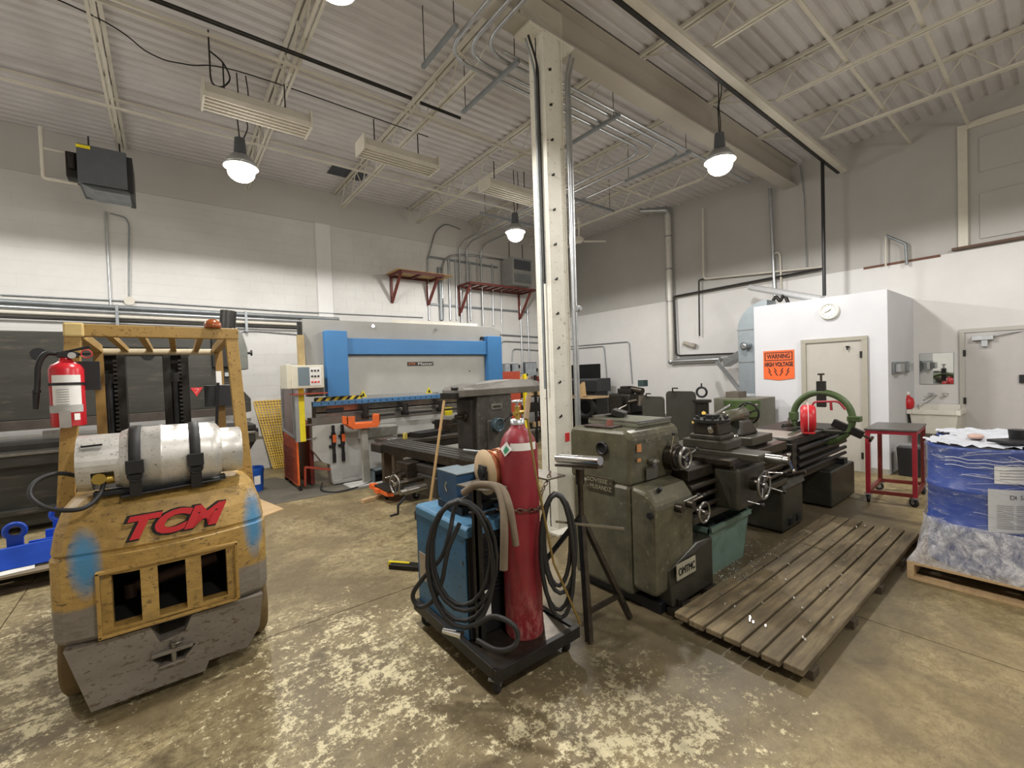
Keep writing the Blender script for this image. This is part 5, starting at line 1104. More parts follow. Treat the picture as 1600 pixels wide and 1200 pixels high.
part(LA, 'front_box', B().prism([(2.98, 1.69, .40), (2.62, 1.69, .30), (2.62, 1.66, .05), (3.16, 1.66, .05), (3.16, 1.66, .40)], (0, .7, 0)), lathe_dark, .012)
part(LA, 'plinth', B().box(2.56, 1.72, .0, 3.18, 2.42, .08), black, .01)
part(LA, 'foot_lug', B().box(2.60, 1.63, .0, 2.80, 1.70, .05).cyl((2.68, 1.65, .05), (2.68, 1.65, .10), .02, n=8), oily, .006)
part(LA, 'foot_lug', B().box(3.02, 1.61, .0, 3.16, 1.68, .05), oily, .006)
part(LA, 'top_lid', B().box(2.68, 1.95, 1.245, 3.11, 2.43, 1.275).box(2.70, 1.97, 1.275, 3.09, 2.41, 1.285), M('lid_green', '6f705f', .35, .2, var=.3, scale=8), .006)
part(LA, 'lid_trim', B().box(2.68, 1.94, 1.278, 3.11, 1.955, 1.29).box(2.675, 1.94, 1.278, 2.69, 2.42, 1.29), machined)
part(LA, 'brown_plate', B().cb((2.585, 2.20, 1.252), (.14, .26, .012), rz=.06), M('plate_brown', '40322c', .6, var=.3), .003)
part(LA, 'rusty_knob', B().cyl((2.60, 2.14, 1.255), (2.60, 2.14, 1.30), .028, .022, 12), M('rust_red', '7a463a', .6, var=.2))
part(LA, 'cover_ring', B().lathe((2.50, 2.13, 1.10), (-1, 0, 0), [(-.01, .05), (.02, .05), (.025, .04), (.0, .033)], 24), black)
part(LA, 'spindle_bore', B().cyl((2.496, 2.13, 1.10), (2.49, 2.13, 1.10), .033, n=20), dark_hole)
part(LA, 'spindle_guard', B().cyl((3.12, 2.16, 1.06), (3.26, 2.16, 1.06), .185, n=30).cyl((3.26, 2.16, 1.06), (3.32, 2.16, 1.06), .14, n=30), M('guard_steel', '7b7a74', .3, .5, var=.3), .01)
np_ = part(LA, 'name_plate', B().box(2.490, 2.04, .775, 2.497, 2.29, .885), M('plate_bronze', '4a4335', .4, .3), .002)
lettering(np_, 'SOVISSE -', (2.488, 2.285, .84), (0, -1, 0), (0, 0, 1), .045, M('plate_gold', 'a39c82', .4, .4), .001, fit=.23)
lettering(np_, '- MUSANDZ', (2.488, 2.285, .79), (0, -1, 0), (0, 0, 1), .045, M('plate_gold', 'a39c82', .4, .4), .001, fit=.23)
n2 = part(LA, 'name_plate', B().box(2.66, 1.650, .225, 2.90, 1.658, .335), M('plate_pale', 'a7a38f', .4, .2), .002)
lettering(n2, 'OMTMC', (2.675, 1.648, .255), (1, 0, 0), (0, 0, 1), .075, black, .002, fit=.205)
lettering(LA, 'SOVISSE', (2.66, 1.878, 1.145), (1, 0, 0), (0, 0, 1), .035, M('emboss', '8f8c78', .4, .3), .002, fit=.19)
part(LA, 'orange_sticker', B().box(2.56, 1.872, 1.09, 2.61, 1.878, 1.145), M('sticker_orange', 'b07a4c', .6, var=.1))
part(LA, 'orange_sticker', B().box(2.56, 1.872, 1.02, 2.60, 1.878, 1.045), M('sticker_orange', 'b07a4c', .6))
def handwheel(parent, c, axis, r_, m=chrome, spokes=3, rim=.012, name='handwheel', handle=True):
    c, d = Vector(c), Vector(axis).normalized(); b = B(); b.torus(c, d, r_, rim, 28, 8); _, x, u = b.frame(c, c+d)
    for i in range(spokes):
        a = 2*math.pi*i/spokes+.4; b.cyl(c-d*.01, c+(x*math.cos(a)+u*math.sin(a))*r_, rim*.7, n=6)
    t = part(parent, name, b, m)
    part(t, 'hub', B().cyl(c-d*.05, c+d*.015, r_*.25, n=14), m)
    if handle: p_ = c+(x*.6+u*.8)*r_; part(t, 'handle', B().lathe(p_, d, [(0, .007), (.02, .01), (.06, .011), (.075, .005)], 10), chrome)
    return t
part(LA, 'dial', B().cyl((2.98, 1.88, 1.00), (2.98, 1.82, 1.00), .10, n=30).cyl((2.98, 1.82, 1.0), (2.98, 1.80, 1.0), .085, n=30), oily, .003)
handwheel(LA, (2.98, 1.76, 1.00), (0, -1, 0), .075, machined, 3, .013, handle=False)
def lever(parent, p0, p1, knob=.014, r_=.006, name='lever', m=chrome):
    t = part(parent, name, B().cyl(p0, p1, r_, n=8), m); part(t, 'knob', B().sphere(p1, knob, 10), black); return t
lever(LA, (2.92, 1.84, 1.04), (2.90, 1.80, 1.19)); lever(LA, (3.05, 1.80, 1.00), (3.15, 1.76, 1.05))
part(LA, 'selector', B().cyl((2.72, 1.88, 1.0), (2.72, 1.84, 1.0), .028, n=8).bar((2.70, 1.84, 1.0), (2.75, 1.83, 1.01), .012, .012), machined)
part(LA, 'thread_chart', B().box(2.66, 1.872, .875, 2.80, 1.878, .96), M('chart_dark', '4f4d44', .4), .001)
part(LA, 'oil_plug', B().cyl((2.60, 1.74, .835), (2.60, 1.72, .86), .016, n=12).cyl((2.49, 1.72, .70), (2.46, 1.72, .70), .022, n=14), black)
for x, z in ((2.80, .72), (2.88, .70)): lever(LA, (x, 1.70, z), (x+.12, 1.63, z+.05))
handwheel(LA, (2.94, 1.60, .645), (0, -1, 0), .07, machined, 2, .009, handle=False)
for x in (2.72, 2.86): part(LA, 'lever_boss', B().cyl((x, 1.69, .71), (x, 1.63, .71), .03, n=14), oily)
# bed
part(LA, 'bed', B().box(3.02, 1.80, .62, 4.86, 2.30, .82).box(3.02, 1.76, .82, 4.86, 1.90, .90).box(3.02, 2.20, .82, 4.86, 2.34, .90), oily, .006)
part(LA, 'bed_way', B().prism([(3.02, 1.84, .90), (3.02, 1.88, .92), (3.02, 1.92, .90)], (1.84, 0, 0)).prism([(3.02, 2.18, .90), (3.02, 2.22, .92), (3.02, 2.26, .90)], (1.84, 0, 0)), machined, kind='stuff')
for z, r_ in ((.78, .02), (.70, .018), (.62, .018)): part(LA, 'feed_rod', B().cyl((2.98, 1.73, z), (4.84, 1.73, z), r_, n=14), oily, .0)
part(LA, 'chip_tray', B().prism([(3.0, 1.72, .50), (3.0, 1.72, .56), (3.0, 2.4, .56), (3.0, 2.4, .46)], (1.75, 0, 0)), lathe_dark, .01)
part(LA, 'tail_foot', B().box(4.68, 1.74, .02, 5.20, 2.46, .46), lathe_dark, .02)
part(LA, 'foot_cover', B().prism([(4.60, 1.70, .46), (4.60, 2.46, .46), (4.70, 2.46, .52), (4.70, 1.76, .52)], (.55, 0, 0)), lathe_dark, .01)
for x in (4.8, 5.0): part(LA, 'foot_socket', B().box(x, 1.725, .07, x+.08, 1.745, .14), black, .004)
part(LA, 'rear_apron', B().box(3.05, 2.36, .55, 4.9, 2.40, .95), lathe_green, .006)
# carriage
part(LA, 'saddle', B().prism([(3.35, 1.60, .90), (3.35, 2.38, .90), (3.90, 2.38, .90), (3.90, 1.60, .90)], (0, 0, .05)).box(3.40, 1.60, .86, 3.85, 1.78, .92), oily, .008)
part(LA, 'apron', B().box(3.38, 1.56, .56, 3.86, 1.76, .88), lathe_dark, .02)
part(LA, 'cross_slide', B().box(3.50, 1.46, .93, 3.74, 2.30, .985), M('slide_green', '47443a', .35, .3, var=.3), .008)
part(LA, 'cross_screw_boss', B().cyl((3.62, 1.46, .95), (3.62, 1.34, .95), .035, n=18).cyl((3.62, 1.34, .95), (3.62, 1.30, .95), .028, n=18), machined)
part(LA, 'ball_crank', B().bar((3.62, 1.30, .95), (3.67, 1.29, .87), .012, .012).bar((3.62, 1.3, .95), (3.59, 1.29, 1.0), .012, .012).sphere((3.67, 1.29, .87), .015, 10).sphere((3.59, 1.29, 1.0), .015, 10), chrome)
part(LA, 'compound_rest', B().box(3.52, 1.72, .985, 3.80, 2.10, 1.06).box(3.56, 1.78, 1.06, 3.80, 2.06, 1.10), M('slide_green', '47443a'), .01)
part(LA, 'turret_post', B().box(3.56, 1.80, 1.10, 3.78, 2.02, 1.20), oily, .008)
part(LA, 'turret_top', B().cyl((3.67, 1.91, 1.20), (3.67, 1.91, 1.225), .15, n=28).cyl((3.67, 1.91, 1.225), (3.67, 1.91, 1.26), .05, n=14), dark_steel, .004)
sb = B()
for i in range(12): a = 2*math.pi*i/12; sb.cyl((3.67+.12*math.cos(a), 1.91+.12*math.sin(a), 1.22), (3.67+.12*math.cos(a), 1.91+.12*math.sin(a), 1.25), .011, n=6)
part(LA, 'clamp_screws', sb, black, kind='stuff')
lever(LA, (3.67, 1.91, 1.25), (3.86, 1.84, 1.33), .012, .009); 
part(LA, 'tool_bit', B().bar((3.50, 1.85, 1.16), (3.58, 1.85, 1.17), .025, .025).cyl((3.44, 1.80, 1.15), (3.5, 1.84, 1.16), .02, n=10), machined)
part(LA, 'compound_crank', B().cyl((3.80, 1.90, 1.05), (3.92, 1.84, 1.05), .018, n=10).sphere((3.94, 1.83, 1.05), .018, 10), chrome)
handwheel(LA, (3.60, 1.47, .74), (0, -1, 0), .105, machined, 4, .011)
part(LA, 'apron_boss', B().cyl((3.60, 1.56, .74), (3.60, 1.48, .74), .055, n=18), oily)
lever(LA, (3.75, 1.55, .70), (3.80, 1.40, .66), .016); lever(LA, (3.78, 1.55, .80), (3.86, 1.42, .80), .012); lever(LA, (3.5, 1.55, .62), (3.54, 1.46, .60), .02)
part(LA, 'start_lever', B().cyl((4.55, 1.72, .60), (4.55, 1.56, .66), .010, n=8).cyl((4.55, 1.60, .645), (4.55, 1.50, .685), .018, n=10), oily)
# tailstock
part(LA, 'tailstock_base', B().box(4.22, 1.82, .92, 4.68, 2.28, 1.0), M('slide_green', '47443a'), .01)
part(LA, 'tailstock_body', B().prism([(4.26, 1.92, 1.0), (4.62, 1.92, 1.0), (4.52, 1.95, 1.14), (4.32, 1.95, 1.14)], (0, .24, 0)), lathe_dark, .02)
part(LA, 'tailstock_barrel', B().lathe((4.16, 2.06, 1.18), (1, 0, 0), [(0, .05), (.02, .06), (.42, .07), (.45, .05)], 26), lathe_green)
part(LA, 'quill', B().cyl((4.00, 2.06, 1.18), (4.18, 2.06, 1.18), .035, n=18), machined)
handwheel(LA, (4.70, 2.06, 1.18), (1, 0, 0), .105, dark_steel, 3, .011)
lever(LA, (4.35, 2.0, 1.24), (4.28, 1.9, 1.30), .012)
# things on the headstock
for i, (x, y, rz, l_) in enumerate(((2.70, 2.36, -.25, .30), (2.75, 2.40, -.1, .22))):
    solo('steel_bar', B().cb((x+l_/2, y, 1.296), (l_, .024, .022), rz), machined, ('long', 'short')[i]+' flat steel bar resting on the lathe headstock lid', 'bar')
solo('tool_roll', B().cb((2.92, 2.30, 1.315), (.16, .11, .05), rz=.5, rx=.3), dark_steel, 'dark toothed jaw block lying on top of the lathe headstock', 'jaw block', bev=.006)
# green tote under the bed
tt = thing('storage_tote', (3.6, 2.0, 0), 'green plastic tote filled with dark rags under the lathe bed', 'tote')
def tote(b, x0, y0, x1, y1, z0, z1, s_=.04):
    b.prism([(x0+s_, y0+s_, z0), (x1-s_, y0+s_, z0), (x1, y0, z1), (x0, y0, z1)], (0, .008, 0)).prism([(x0+s_, y1-s_, z0), (x1-s_, y1-s_, z0), (x1, y1, z1), (x0, y1, z1)], (0, -.008, 0))
    b.prism([(x0+s_, y0+s_, z0), (x0+s_, y1-s_, z0), (x0, y1, z1), (x0, y0, z1)], (.008, 0, 0)).prism([(x1-s_, y0+s_, z0), (x1-s_, y1-s_, z0), (x1, y1, z1), (x1, y0, z1)], (-.008, 0, 0))
    b.box(x0+s_, y0+s_, z0, x1-s_, y1-s_, z0+.01); return b
part(tt, 'body', tote(B(), 3.26, 1.74, 3.95, 2.20, 0, .40), bin_green)
part(tt, 'rim', B().box(3.24, 1.72, .38, 3.97, 1.745, .42).box(3.24, 2.19, .38, 3.97, 2.22, .42).box(3.24, 1.72, .38, 3.265, 2.22, .42).box(3.945, 1.72, .38, 3.97, 2.22, .42), bin_green, .004)
part(tt, 'contents', B().sphere((3.45, 1.95, .34), .16, 12, (1, 1, .5)).sphere((3.72, 1.98, .33), .17, 12, (1, 1, .45)), M('rag_dark', '26332f', .8, var=.4))
sw = B(); rnd = random.Random(3)
for i in range(260):
    x, y = rnd.uniform(3.1, 4.4), rnd.uniform(1.5, 1.9); x2 = x+rnd.uniform(-.02, .02); y2 = y+rnd.uniform(-.02, .02); zb = .092 if y < 1.6 else .003
    if rnd.random() < .25: x, y = rnd.uniform(2.7, 5.2), rnd.uniform(.9, 1.58); x2, y2, zb = x+.012, y+.008, .094
    sw.bar((x, y, zb), (x2+.008, y2, zb+.004), .008, .005)
solo('metal_swarf', sw, M('swarf', 'd8d4c8', .2, .8, var=.1), 'bright curly metal chips scattered on the floor and duckboard by the lathe', 'swarf', kind='stuff')
# ------------------------------------------------------------------ second lathe
L2 = thing('long_lathe', (5.8, 2.0, 0), 'dark long bed lathe behind the first with a green steady rest ring', 'lathe')
part(L2, 'bed', B().box(4.98, 1.80, .55, 6.62, 2.36, .84).box(4.96, 1.76, .82, 6.62, 2.42, .90), dark_steel, .008)
part(L2, 'end_block', B().box(4.94, 1.74, .54, 5.06, 2.44, .86), M('end_dark', '34312c', .4, .4, var=.3), .008)
for z, r_ in ((.78, .026), (.70, .024), (.62, .022), (.55, .02)): part(L2, 'feed_rod', B().cyl((5.06, 1.74, z), (6.60, 1.74, z), r_, n=14), black)
part(L2, 'chip_tray', B().box(5.28, 1.78, .45, 6.5, 2.45, .50), lathe_dark)
part(L2, 'tail_foot', B().box(5.9, 1.68, .02, 6.74, 2.45, .43), lathe_dark, .02)
part(L2, 'foot_box', B().box(6.42, 1.70, .43, 6.55, 1.85, .50), black, .005)
part(L2, 'bed_plate', B().box(4.98, 1.80, .90, 5.5, 2.40, .915), M('plate_aluminium', 'a9a69c', .4, .5, var=.15), .003)
rc = ax(1284, 652, 5.95)
part(L2, 'steady_ring', B().torus(rc, (1, 0, 0), .29, .036, 40, 10), green)
part(L2, 'steady_base', B().prism([(5.90, rc.y-.28, .90), (5.90, rc.y+.28, .90), (5.90, rc.y+.18, rc.z-.18), (5.90, rc.y-.18, rc.z-.18)], (.1, 0, 0)).bar((5.95, rc.y+.27, rc.z-.2), (5.95, rc.y+.42, .92), .04, .06), M('steady_dark', '33372c', .4, .2, var=.3), .006)
for i, a in enumerate((90, 205, 335)):
    d = Vector((0, math.cos(R(a)), math.sin(R(a)))); 
    q = part(L2, 'steady_jaw', B().bar(rc+d*.12, rc+d*.42, .085, .06, (1, 0, 0)), dark_steel, .004)
    part(q, 'jaw_screw', B().cyl(rc+d*.40, rc+d*.50, .012, n=8).cyl(rc+d*.49, rc+d*.51, .035, n=10), oily)
part(L2, 'ring_hinge', B().cb(rc+Vector((0, .29, 0)), (.1, .08, .1)).cb(rc+Vector((0, -.31, 0)), (.1, .12, .06)), green, .008)
rl = az(1263, 676, .92)
t = thing('hose_reel', (rl.x, rl.y, .915), 'bright red reel standing upright on the long lathe bed', 'reel')
c_ = Vector((rl.x, rl.y, 1.075)); d = Vector((-.33, .95, 0)).normalized()
part(t, 'drum', B().lathe(c_-d*.07, d, [(0, .12), (.015, .14), (.04, .148), (.10, .148), (.125, .14), (.14, .12)], 28), bright_red)
part(t, 'foot', B().cb((rl.x, rl.y, .925), (.16, .1, .02), rz=.5).cb((rl.x, rl.y, .955), (.04, .05, .06), rz=.5), bright_red, .004)
part(t, 'white_band', B().torus(c_, d, .147, .004, 30, 6), label_white)
part(t, 'handle', B().cyl(c_+Vector((0, 0, .13)), c_+Vector((0, 0, .18)), .012, n=8), label_white)
t = thing('hacksaw', (5.7, 2.0, .95), 'dark red frame of a hacksaw hanging in front of the steady rest ring', 'hacksaw')
part(t, 'frame', B().tube(arc3([ax(1269, 652, 5.6), ax(1270, 628, 5.6), ax(1310, 627, 5.6), ax(1321, 640, 5.6)], .04), .011, 8), cart_red)
part(t, 'blade_post', B().bar(ax(1298, 628, 5.6), ax(1299, 641, 5.6), .02, .02), cart_red)
solo('steel_rule', B().cb((5.35, 1.86, .925), (.42, .04, .01), rz=.12), chrome, 'bright flat steel bar on the long lathe bed left of the red reel', 'bar')
solo('steel_strip', B().cb((5.75, 1.98, .93), (.35, .05, .012), rz=-.35), machined, 'pale steel strip on the long lathe bed right of the red reel', 'bar')
solo('small_clamp', B().cb((5.72, 2.05, .95), (.08, .05, .06), rz=.5).cyl((5.72, 2.05, .97), (5.74, 2.05, 1.04), .014, n=8), oily, 'small grey clamp on the long lathe bed beside the red reel', 'clamp', bev=.004)
# ------------------------------------------------------------------ red cart
RC = thing('red_table', (6.95, 1.28, 0), 'small square red steel table on castors beside the sink', 'table')
k0 = [az(1366, 775, .10), az(1428, 782, .10), None, az(1389, 757, .10)]
A0 = Vector((6.50, 1.49, 0)); B0 = Vector((6.60, 1.09, 0)); D0 = Vector((7.22, 1.53, 0)); C0 = B0+D0-A0
zt = .86
cs = (A0, B0, C0, D0)
for i, c_ in enumerate(cs):
    part(RC, 'leg', B().bar(c_+Vector((0, 0, .10)), c_+Vector((0, 0, zt)), .042, .042, (D0-A0).normalized()), cart_red if i < 2 else dark_red)
for z in (.13, zt-.02):
    for i in range(4): part(RC, 'rail', B().bar(cs[i]+Vector((0, 0, z)), cs[(i+1) % 4]+Vector((0, 0, z)), .035, .04), dark_red if z < .5 else cart_red)
o1 = (D0-A0).normalized()*.03; o2 = (B0-A0).normalized()*.03
part(RC, 'top', B().prism([A0-o1-o2+Vector((0, 0, zt)), B0-o1+o2+Vector((0, 0, zt)), C0+o1+o2+Vector((0, 0, zt)), D0+o1-o2+Vector((0, 0, zt))], (0, 0, .02)), M('table_top', '6a6660', .35, .5, var=.2), .003)
for c_, a in zip(cs, (.3, 1.0, .5, 2)): castor(RC, c_.x, c_.y, .11, .05, a)
# ------------------------------------------------------------------ drums on a pallet
PL = thing('wood_pallet', (4.95, .2, 0), 'pale wooden pallet under the wrapped blue drums at the right edge', 'pallet')
for x0, x1 in ((4.40, 4.50), (4.55, 4.65), (4.72, 4.84), (4.9, 5.0), (5.08, 5.2), (5.28, 5.38), (5.42, 5.52)): part(PL, 'deck_board', B().box(x0, -.42, .115, x1, .78, .135), wood, .002)
for y in (-.42, .14, .74): part(PL, 'stringer', B().box(4.40, y, .02, 5.52, y+.04, .115), wood, .002)
for x in (4.40, 4.92, 5.42): part(PL, 'bottom_board', B().box(x, -.42, 0, x+.1, .78, .02), wood, .002)
dr = []
def drum(x, y, label):
    t = thing('steel_drum', (x, y, .137), label, 'drum', 'blue drums on the pallet'); r_ = .285
    prof_ = [(0, r_*.97), (.0, r_), (.02, r_+.006), (.03, r_), (.28, r_), (.29, r_+.009), (.31, r_+.009), (.32, r_), (.56, r_), (.57, r_+.009), (.59, r_+.009), (.60, r_), (.86, r_), (.87, r_+.007), (.89, r_+.007), (.895, r_-.01), (.885, r_-.015)]
    part(t, 'shell', B().lathe((x, y, .137), (0, 0, 1), prof_, 40), drum_blue); part(t, 'bung', B().cyl((x+.12, y, 1.02), (x+.12, y, 1.035), .03, n=12), black); return t
D1 = drum(4.74, .42, 'wrapped blue drum at the front corner of the right hand pallet')
drum(5.32, .44, 'wrapped blue drum at the back of the pallet beside the front one')
drum(4.72, -.16, 'wrapped blue drum cut off by the right picture edge'); drum(5.3, -.14, 'wrapped blue drum hidden behind the others on the pallet')
dl = wrap((4.74, .42), .300, .80, .92, 198, 250); part(D1, 'paper_label', dl, label_white)
dl = wrap((4.74, .42), .300, .46, .76, 192, 258); part(D1, 'paper_label', dl, M('label_dull', 'c5c7c8', .5, var=.05))
pr = B()
for i in range(13):
    for s0, s1 in ((200, 216), (219, 235)): 
        w_ = wrap((4.74, .42), .3015, .49+i*.013, .495+i*.013, s0, s1, 3); k_ = len(pr.v); pr.v += w_.v; pr.f += [[q+k_ for q in f_] for f_ in w_.f]; pr.sm += w_.sm
for i in range(4):
    w_ = wrap((4.74, .42), .3015, .83+i*.02, .835+i*.02, 203, 245, 6); k_ = len(pr.v); pr.v += w_.v; pr.f += [[q+k_ for q in f_] for f_ in w_.f]; pr.sm += w_.sm
part(D1, 'label_print', pr, label_grey, kind='stuff')
for i, chh in enumerate('DISPOSAL'):
    a = R(212+i*5.6); px_, py_ = 4.74+.3025*math.cos(a), .42+.3025*math.sin(a)
    lettering(D1, chh, (px_, py_, .695), (-math.sin(a), math.cos(a), 0), (0, 0, 1), .042, M('ink_dark', '3a3c42', .5), .0008)
# stretch film: hugging the four drums and flaring to the pallet corners
def hull(z, r_, sq):
    pts = []
    cs_ = ((4.74, .42), (5.32, .44), (5.3, -.14), (4.72, -.16))
    for (cx_, cy_), a0 in zip(((4.72, -.16), (5.3, -.14), (5.32, .44), (4.74, .42)), (180, 270, 0, 90)):
        for k in range(9):
            a = R(a0+90*k/8); p_ = Vector((cx_+r_*math.cos(a), cy_+r_*math.sin(a), z))
            if sq:
                corner = Vector((4.40 if cx_ < 5 else 5.52, -.42 if cy_ < 0 else .78, z)); p_ = p_.lerp(corner, sq*(1-abs(k-4)/6))
            pts.append(p_)
    return pts
fb = B(); R_ = [hull(.12, .31, 1.0), hull(.16, .31, .9), hull(.24, .305, .55), hull(.34, .303, .2), hull(.45, .302, 0), hull(.75, .303, 0), hull(1.02, .305, 0), hull(1.045, .27, 0)]
nn = len(R_[0]); fb._add([p_ for r__ in R_ for p_ in r__], [(i*nn+k, i*nn+(k+1) % nn, (i+1)*nn+(k+1) % nn, (i+1)*nn+k) for i in range(len(R_)-1) for k in range(nn)], True)
film = solo('stretch_film', fb, film_mat, 'clear plastic stretch film wrapped around the blue drums and pallet', 'plastic wrap')
cr = B(); rnd = random.Random(9)
for i in range(46):
    a0 = rnd.uniform(165, 280); z = rnd.uniform(.28, 1.0); l_ = rnd.uniform(15, 70); s_ = rnd.uniform(-.14, .05)
    w_ = [Vector((4.74+.3055*math.cos(R(a0+l_*k/8)), .42+.3055*math.sin(R(a0+l_*k/8)), z+s_*k/8+.012*math.sin(k/8*3.1))) for k in range(9)]
    if min(q.y for q in w_) > 0: cr.tube(w_, rnd.choice([.0007, .0010, .0016]), 4)
for z in (.93, .955, .90): cr.tube([Vector((4.74+.307*math.cos(R(a)), .42+.307*math.sin(R(a)), z+.006*math.sin(a))) for a in range(150, 262, 8)], .0022, 4)
part(film, 'film_creases', cr, M('crease_white', 'e6e8ee', .2, var=.05), kind='stuff')
# crumpled opaque folds of film round the foot
fo = B(); R_ = [hull(z, r_, q_) for z, r_, q_ in ((.125, .325, 1.0), (.15, .325, 1.0), (.19, .32, .8), (.26, .315, .52), (.34, .312, .28), (.42, .309, .08), (.47, .307, 0))]
for ri in range(len(R_)):
    for k in range(len(R_[ri])):
        p_ = R_[ri][k]; R_[ri][k] = p_ + Vector((rnd.uniform(-.008, .004), rnd.uniform(-.006, .006), rnd.uniform(-.008, .008)))
nn = len(R_[0]); fo._add([p_ for r__ in R_ for p_ in r__], [(i*nn+k, i*nn+(k+1) % nn, (i+1)*nn+(k+1) % nn, (i+1)*nn+k) for i in range(len(R_)-1) for k in range(nn)], True)
part(film, 'film_skirt', fo, fold_mat)
fb = B(); rnd = random.Random(5); NI, NJ = 34, 34
top = [Vector((4.42+i*.036, -.48+j*.038, 1.045+rnd.uniform(-.008, .014))) for i in range(NI) for j in range(NJ)]
def over(x, y): return any(math.hypot(x-cx_, y-cy_) < .30 for cx_, cy_ in ((4.74, .42), (5.32, .44), (5.3, -.14), (4.72, -.16)))
fb._add(top, [(i*NJ+j, i*NJ+j+1, (i+1)*NJ+j+1, (i+1)*NJ+j) for i in range(NI-1) for j in range(NJ-1) if over(4.42+i*.036+.018, -.48+j*.038+.019)], True)
part(film, 'film_top', fb, M('film_white', 'c9cdd6', .2, var=.15, scale=10, bump=.5))
t = thing('drum_tray', (4.95, .28, 1.05), 'black flat lid with a cup lying on top of the wrapped drum', 'lid')
q = az(1592, 690, 1.07)
part(t, 'tray', B().cb((q.x, q.y, 1.075), (.30, .16, .02), rz=-.6), black, .005); part(t, 'cup', B().cyl((q.x+.04, q.y, 1.085), (q.x+.04, q.y, 1.15), .05, .055, 18), black)
solo('crumpled_rag', B().sphere((4.85, .45, 1.07), .06, 12, (1.6, .8, .3)), M('rag_pink', 'b8998c', .8, var=.3), 'small crumpled pinkish rag on top of the wrapped drum', 'rag')
# ------------------------------------------------------------------ milling machine
TM = Matrix.Translation((2.88, 4.34, 0)) @ Matrix.Rotation(R(6), 4, 'Z')
def MB(): return B(TM)
ML = thing('milling_machine', (2.9, 4.4, 0), 'dark grey horizontal milling machine behind the welding cart', 'milling machine')
mill_c = M('mill_grey', '4b4842', .45, .2, var=.3, scale=6, spot='63605a', spot_amt=.1); mill_d = M('mill_dark', '3a3631', .4, .3, var=.35)
part(ML, 'column', MB().box(0, 0, 0, .56, .40, 1.42), mill_c, .02)
part(ML, 'side_cover', MB().box(.12, -.03, .70, .52, 0, 1.12), mill_c, .012)
part(ML, 'name_plate', MB().box(.20, -.012, 1.24, .38, -.0, 1.31), M('plate_mid', '77736a', .4, .3), .003)
part(ML, 'plate_print', MB().box(.23, -.016, 1.265, .35, -.012, 1.285), dark_steel)
part(ML, 'overarm', MB().loft([[Vector((x, y, z)) for y, z in ((-.02+i_, 1.42), (-.04+i_, 1.50), (.03, h_), (.37, h_), (.44-i_, 1.50), (.42-i_, 1.42))] for x, i_, h_ in ((-.24, .06, 1.50), (-.20, .02, 1.535), (0, 0, 1.565), (.6, 0, 1.60), (.95, 0, 1.59), (1.10, .03, 1.56), (1.14, .08, 1.50))]), M('mill_arm', '75716a', .5, .1, var=.2), .015)
part(ML, 'arm_clamp', MB().box(-.30, .05, 1.40, -.22, .34, 1.47).cyl((-.3, .1, 1.52), (-.22, .1, 1.52), .02, n=8), dark_steel, .006)
part(ML, 'spindle_nose', MB().cyl((0, .18, 1.18), (-.10, .18, 1.18), .07, .055, 22).cyl((-.10, .18, 1.18), (-.2, .18, 1.18), .03, n=14), oily)
part(ML, 'knee_way', MB().box(-.06, .06, .1, 0, .34, 1.38), mill_d, .006)
part(ML, 'knee', MB().box(-.62, .0, .32, -.06, .42, .56).prism([(-.55, .02, .32), (-.06, .02, .12), (-.06, .02, .32)], (0, .38, 0)), mill_d, .02)
part(ML, 'saddle', MB().box(-.60, -.18, .56, -.1, .75, .66), mill_d, .012)
part(ML, 'table', MB().box(-.56, -.62, .70, -.14, 1.35, .80), oily, .006)
tb = MB()
for x in (-.48, -.40, -.31, -.22): tb.box(x, -.60, .80, x+.045, 1.33, .806)
part(ML, 'table_strips', tb, machined, kind='stuff')
part(ML, 'table_end', MB().box(-.58, 1.35, .68, -.12, 1.62, .79).box(-.5, .9, .66, -.2, 1.3, .7), mill_d, .01)
part(ML, 'gear_block', MB().box(-.72, .45, .50, -.45, .70, .68).cyl((-.72, .52, .54), (-.78, .52, .54), .035, n=12).cyl((-.72, .62, .56), (-.78, .62, .56), .035, n=12).cyl((-.68, .75, .52), (-.72, .78, .52), .03, n=10), oily, .008)
part(ML, 'base', MB().box(-.62, -.1, .0, .62, .5, .10), mill_d, .01)
part(ML, 'knee_screw', MB().cyl((-.35, .2, .08), (-.35, .2, .35), .045, n=16), oily)
hwc = TM.inverted() @ Vector(ad(617, 757, 4.75))
sv = handwheel(ML, TM @ Vector((hwc.x, hwc.y, hwc.z)), TM.to_3x3() @ Vector((-1, 0, 0)), .10, machined, 3, .012)
part(ML, 'knee_shaft', MB().cyl((-.62, hwc.y, hwc.z), (hwc.x+.02, hwc.y, hwc.z), .03, n=14), oily)
part(ML, 'feed_screw', B().cyl(ad(633, 768, 4.6), ad(665, 760, 4.75), .04, n=16).cyl(ad(634, 768, 4.55), ad(625, 770, 4.5), .028, n=12), machined)
part(ML, 'crank_handle', B().tube([ad(634, 776, 4.55), ad(622, 790, 4.5), ad(622, 803, 4.5), ad(610, 806, 4.5)], .014, 8), black)
dq = TM.inverted() @ Vector(ay(781, 664, 4.27))
part(ML, 'dial_wheel', MB().cyl((dq.x, -.03, dq.z), (dq.x, -.08, dq.z), .085, n=26).torus((dq.x, -.085, dq.z), (0, -1, 0), .075, .012, 26, 6), M('dial_blue', '55666e', .35, .4, var=.2))
part(ML, 'dial_lever', MB().cyl((dq.x, -.09, dq.z), (dq.x+.12, -.18, dq.z+.12), .012, n=8).sphere((dq.x+.12, -.18, dq.z+.12), .022, 10), black)
solo('steel_rod', B().cyl(ad(725, 703, 4.9), ad(765, 707, 4.6), .014, n=8), galv, 'bright round rod lying on the milling machine table by the column', 'rod')
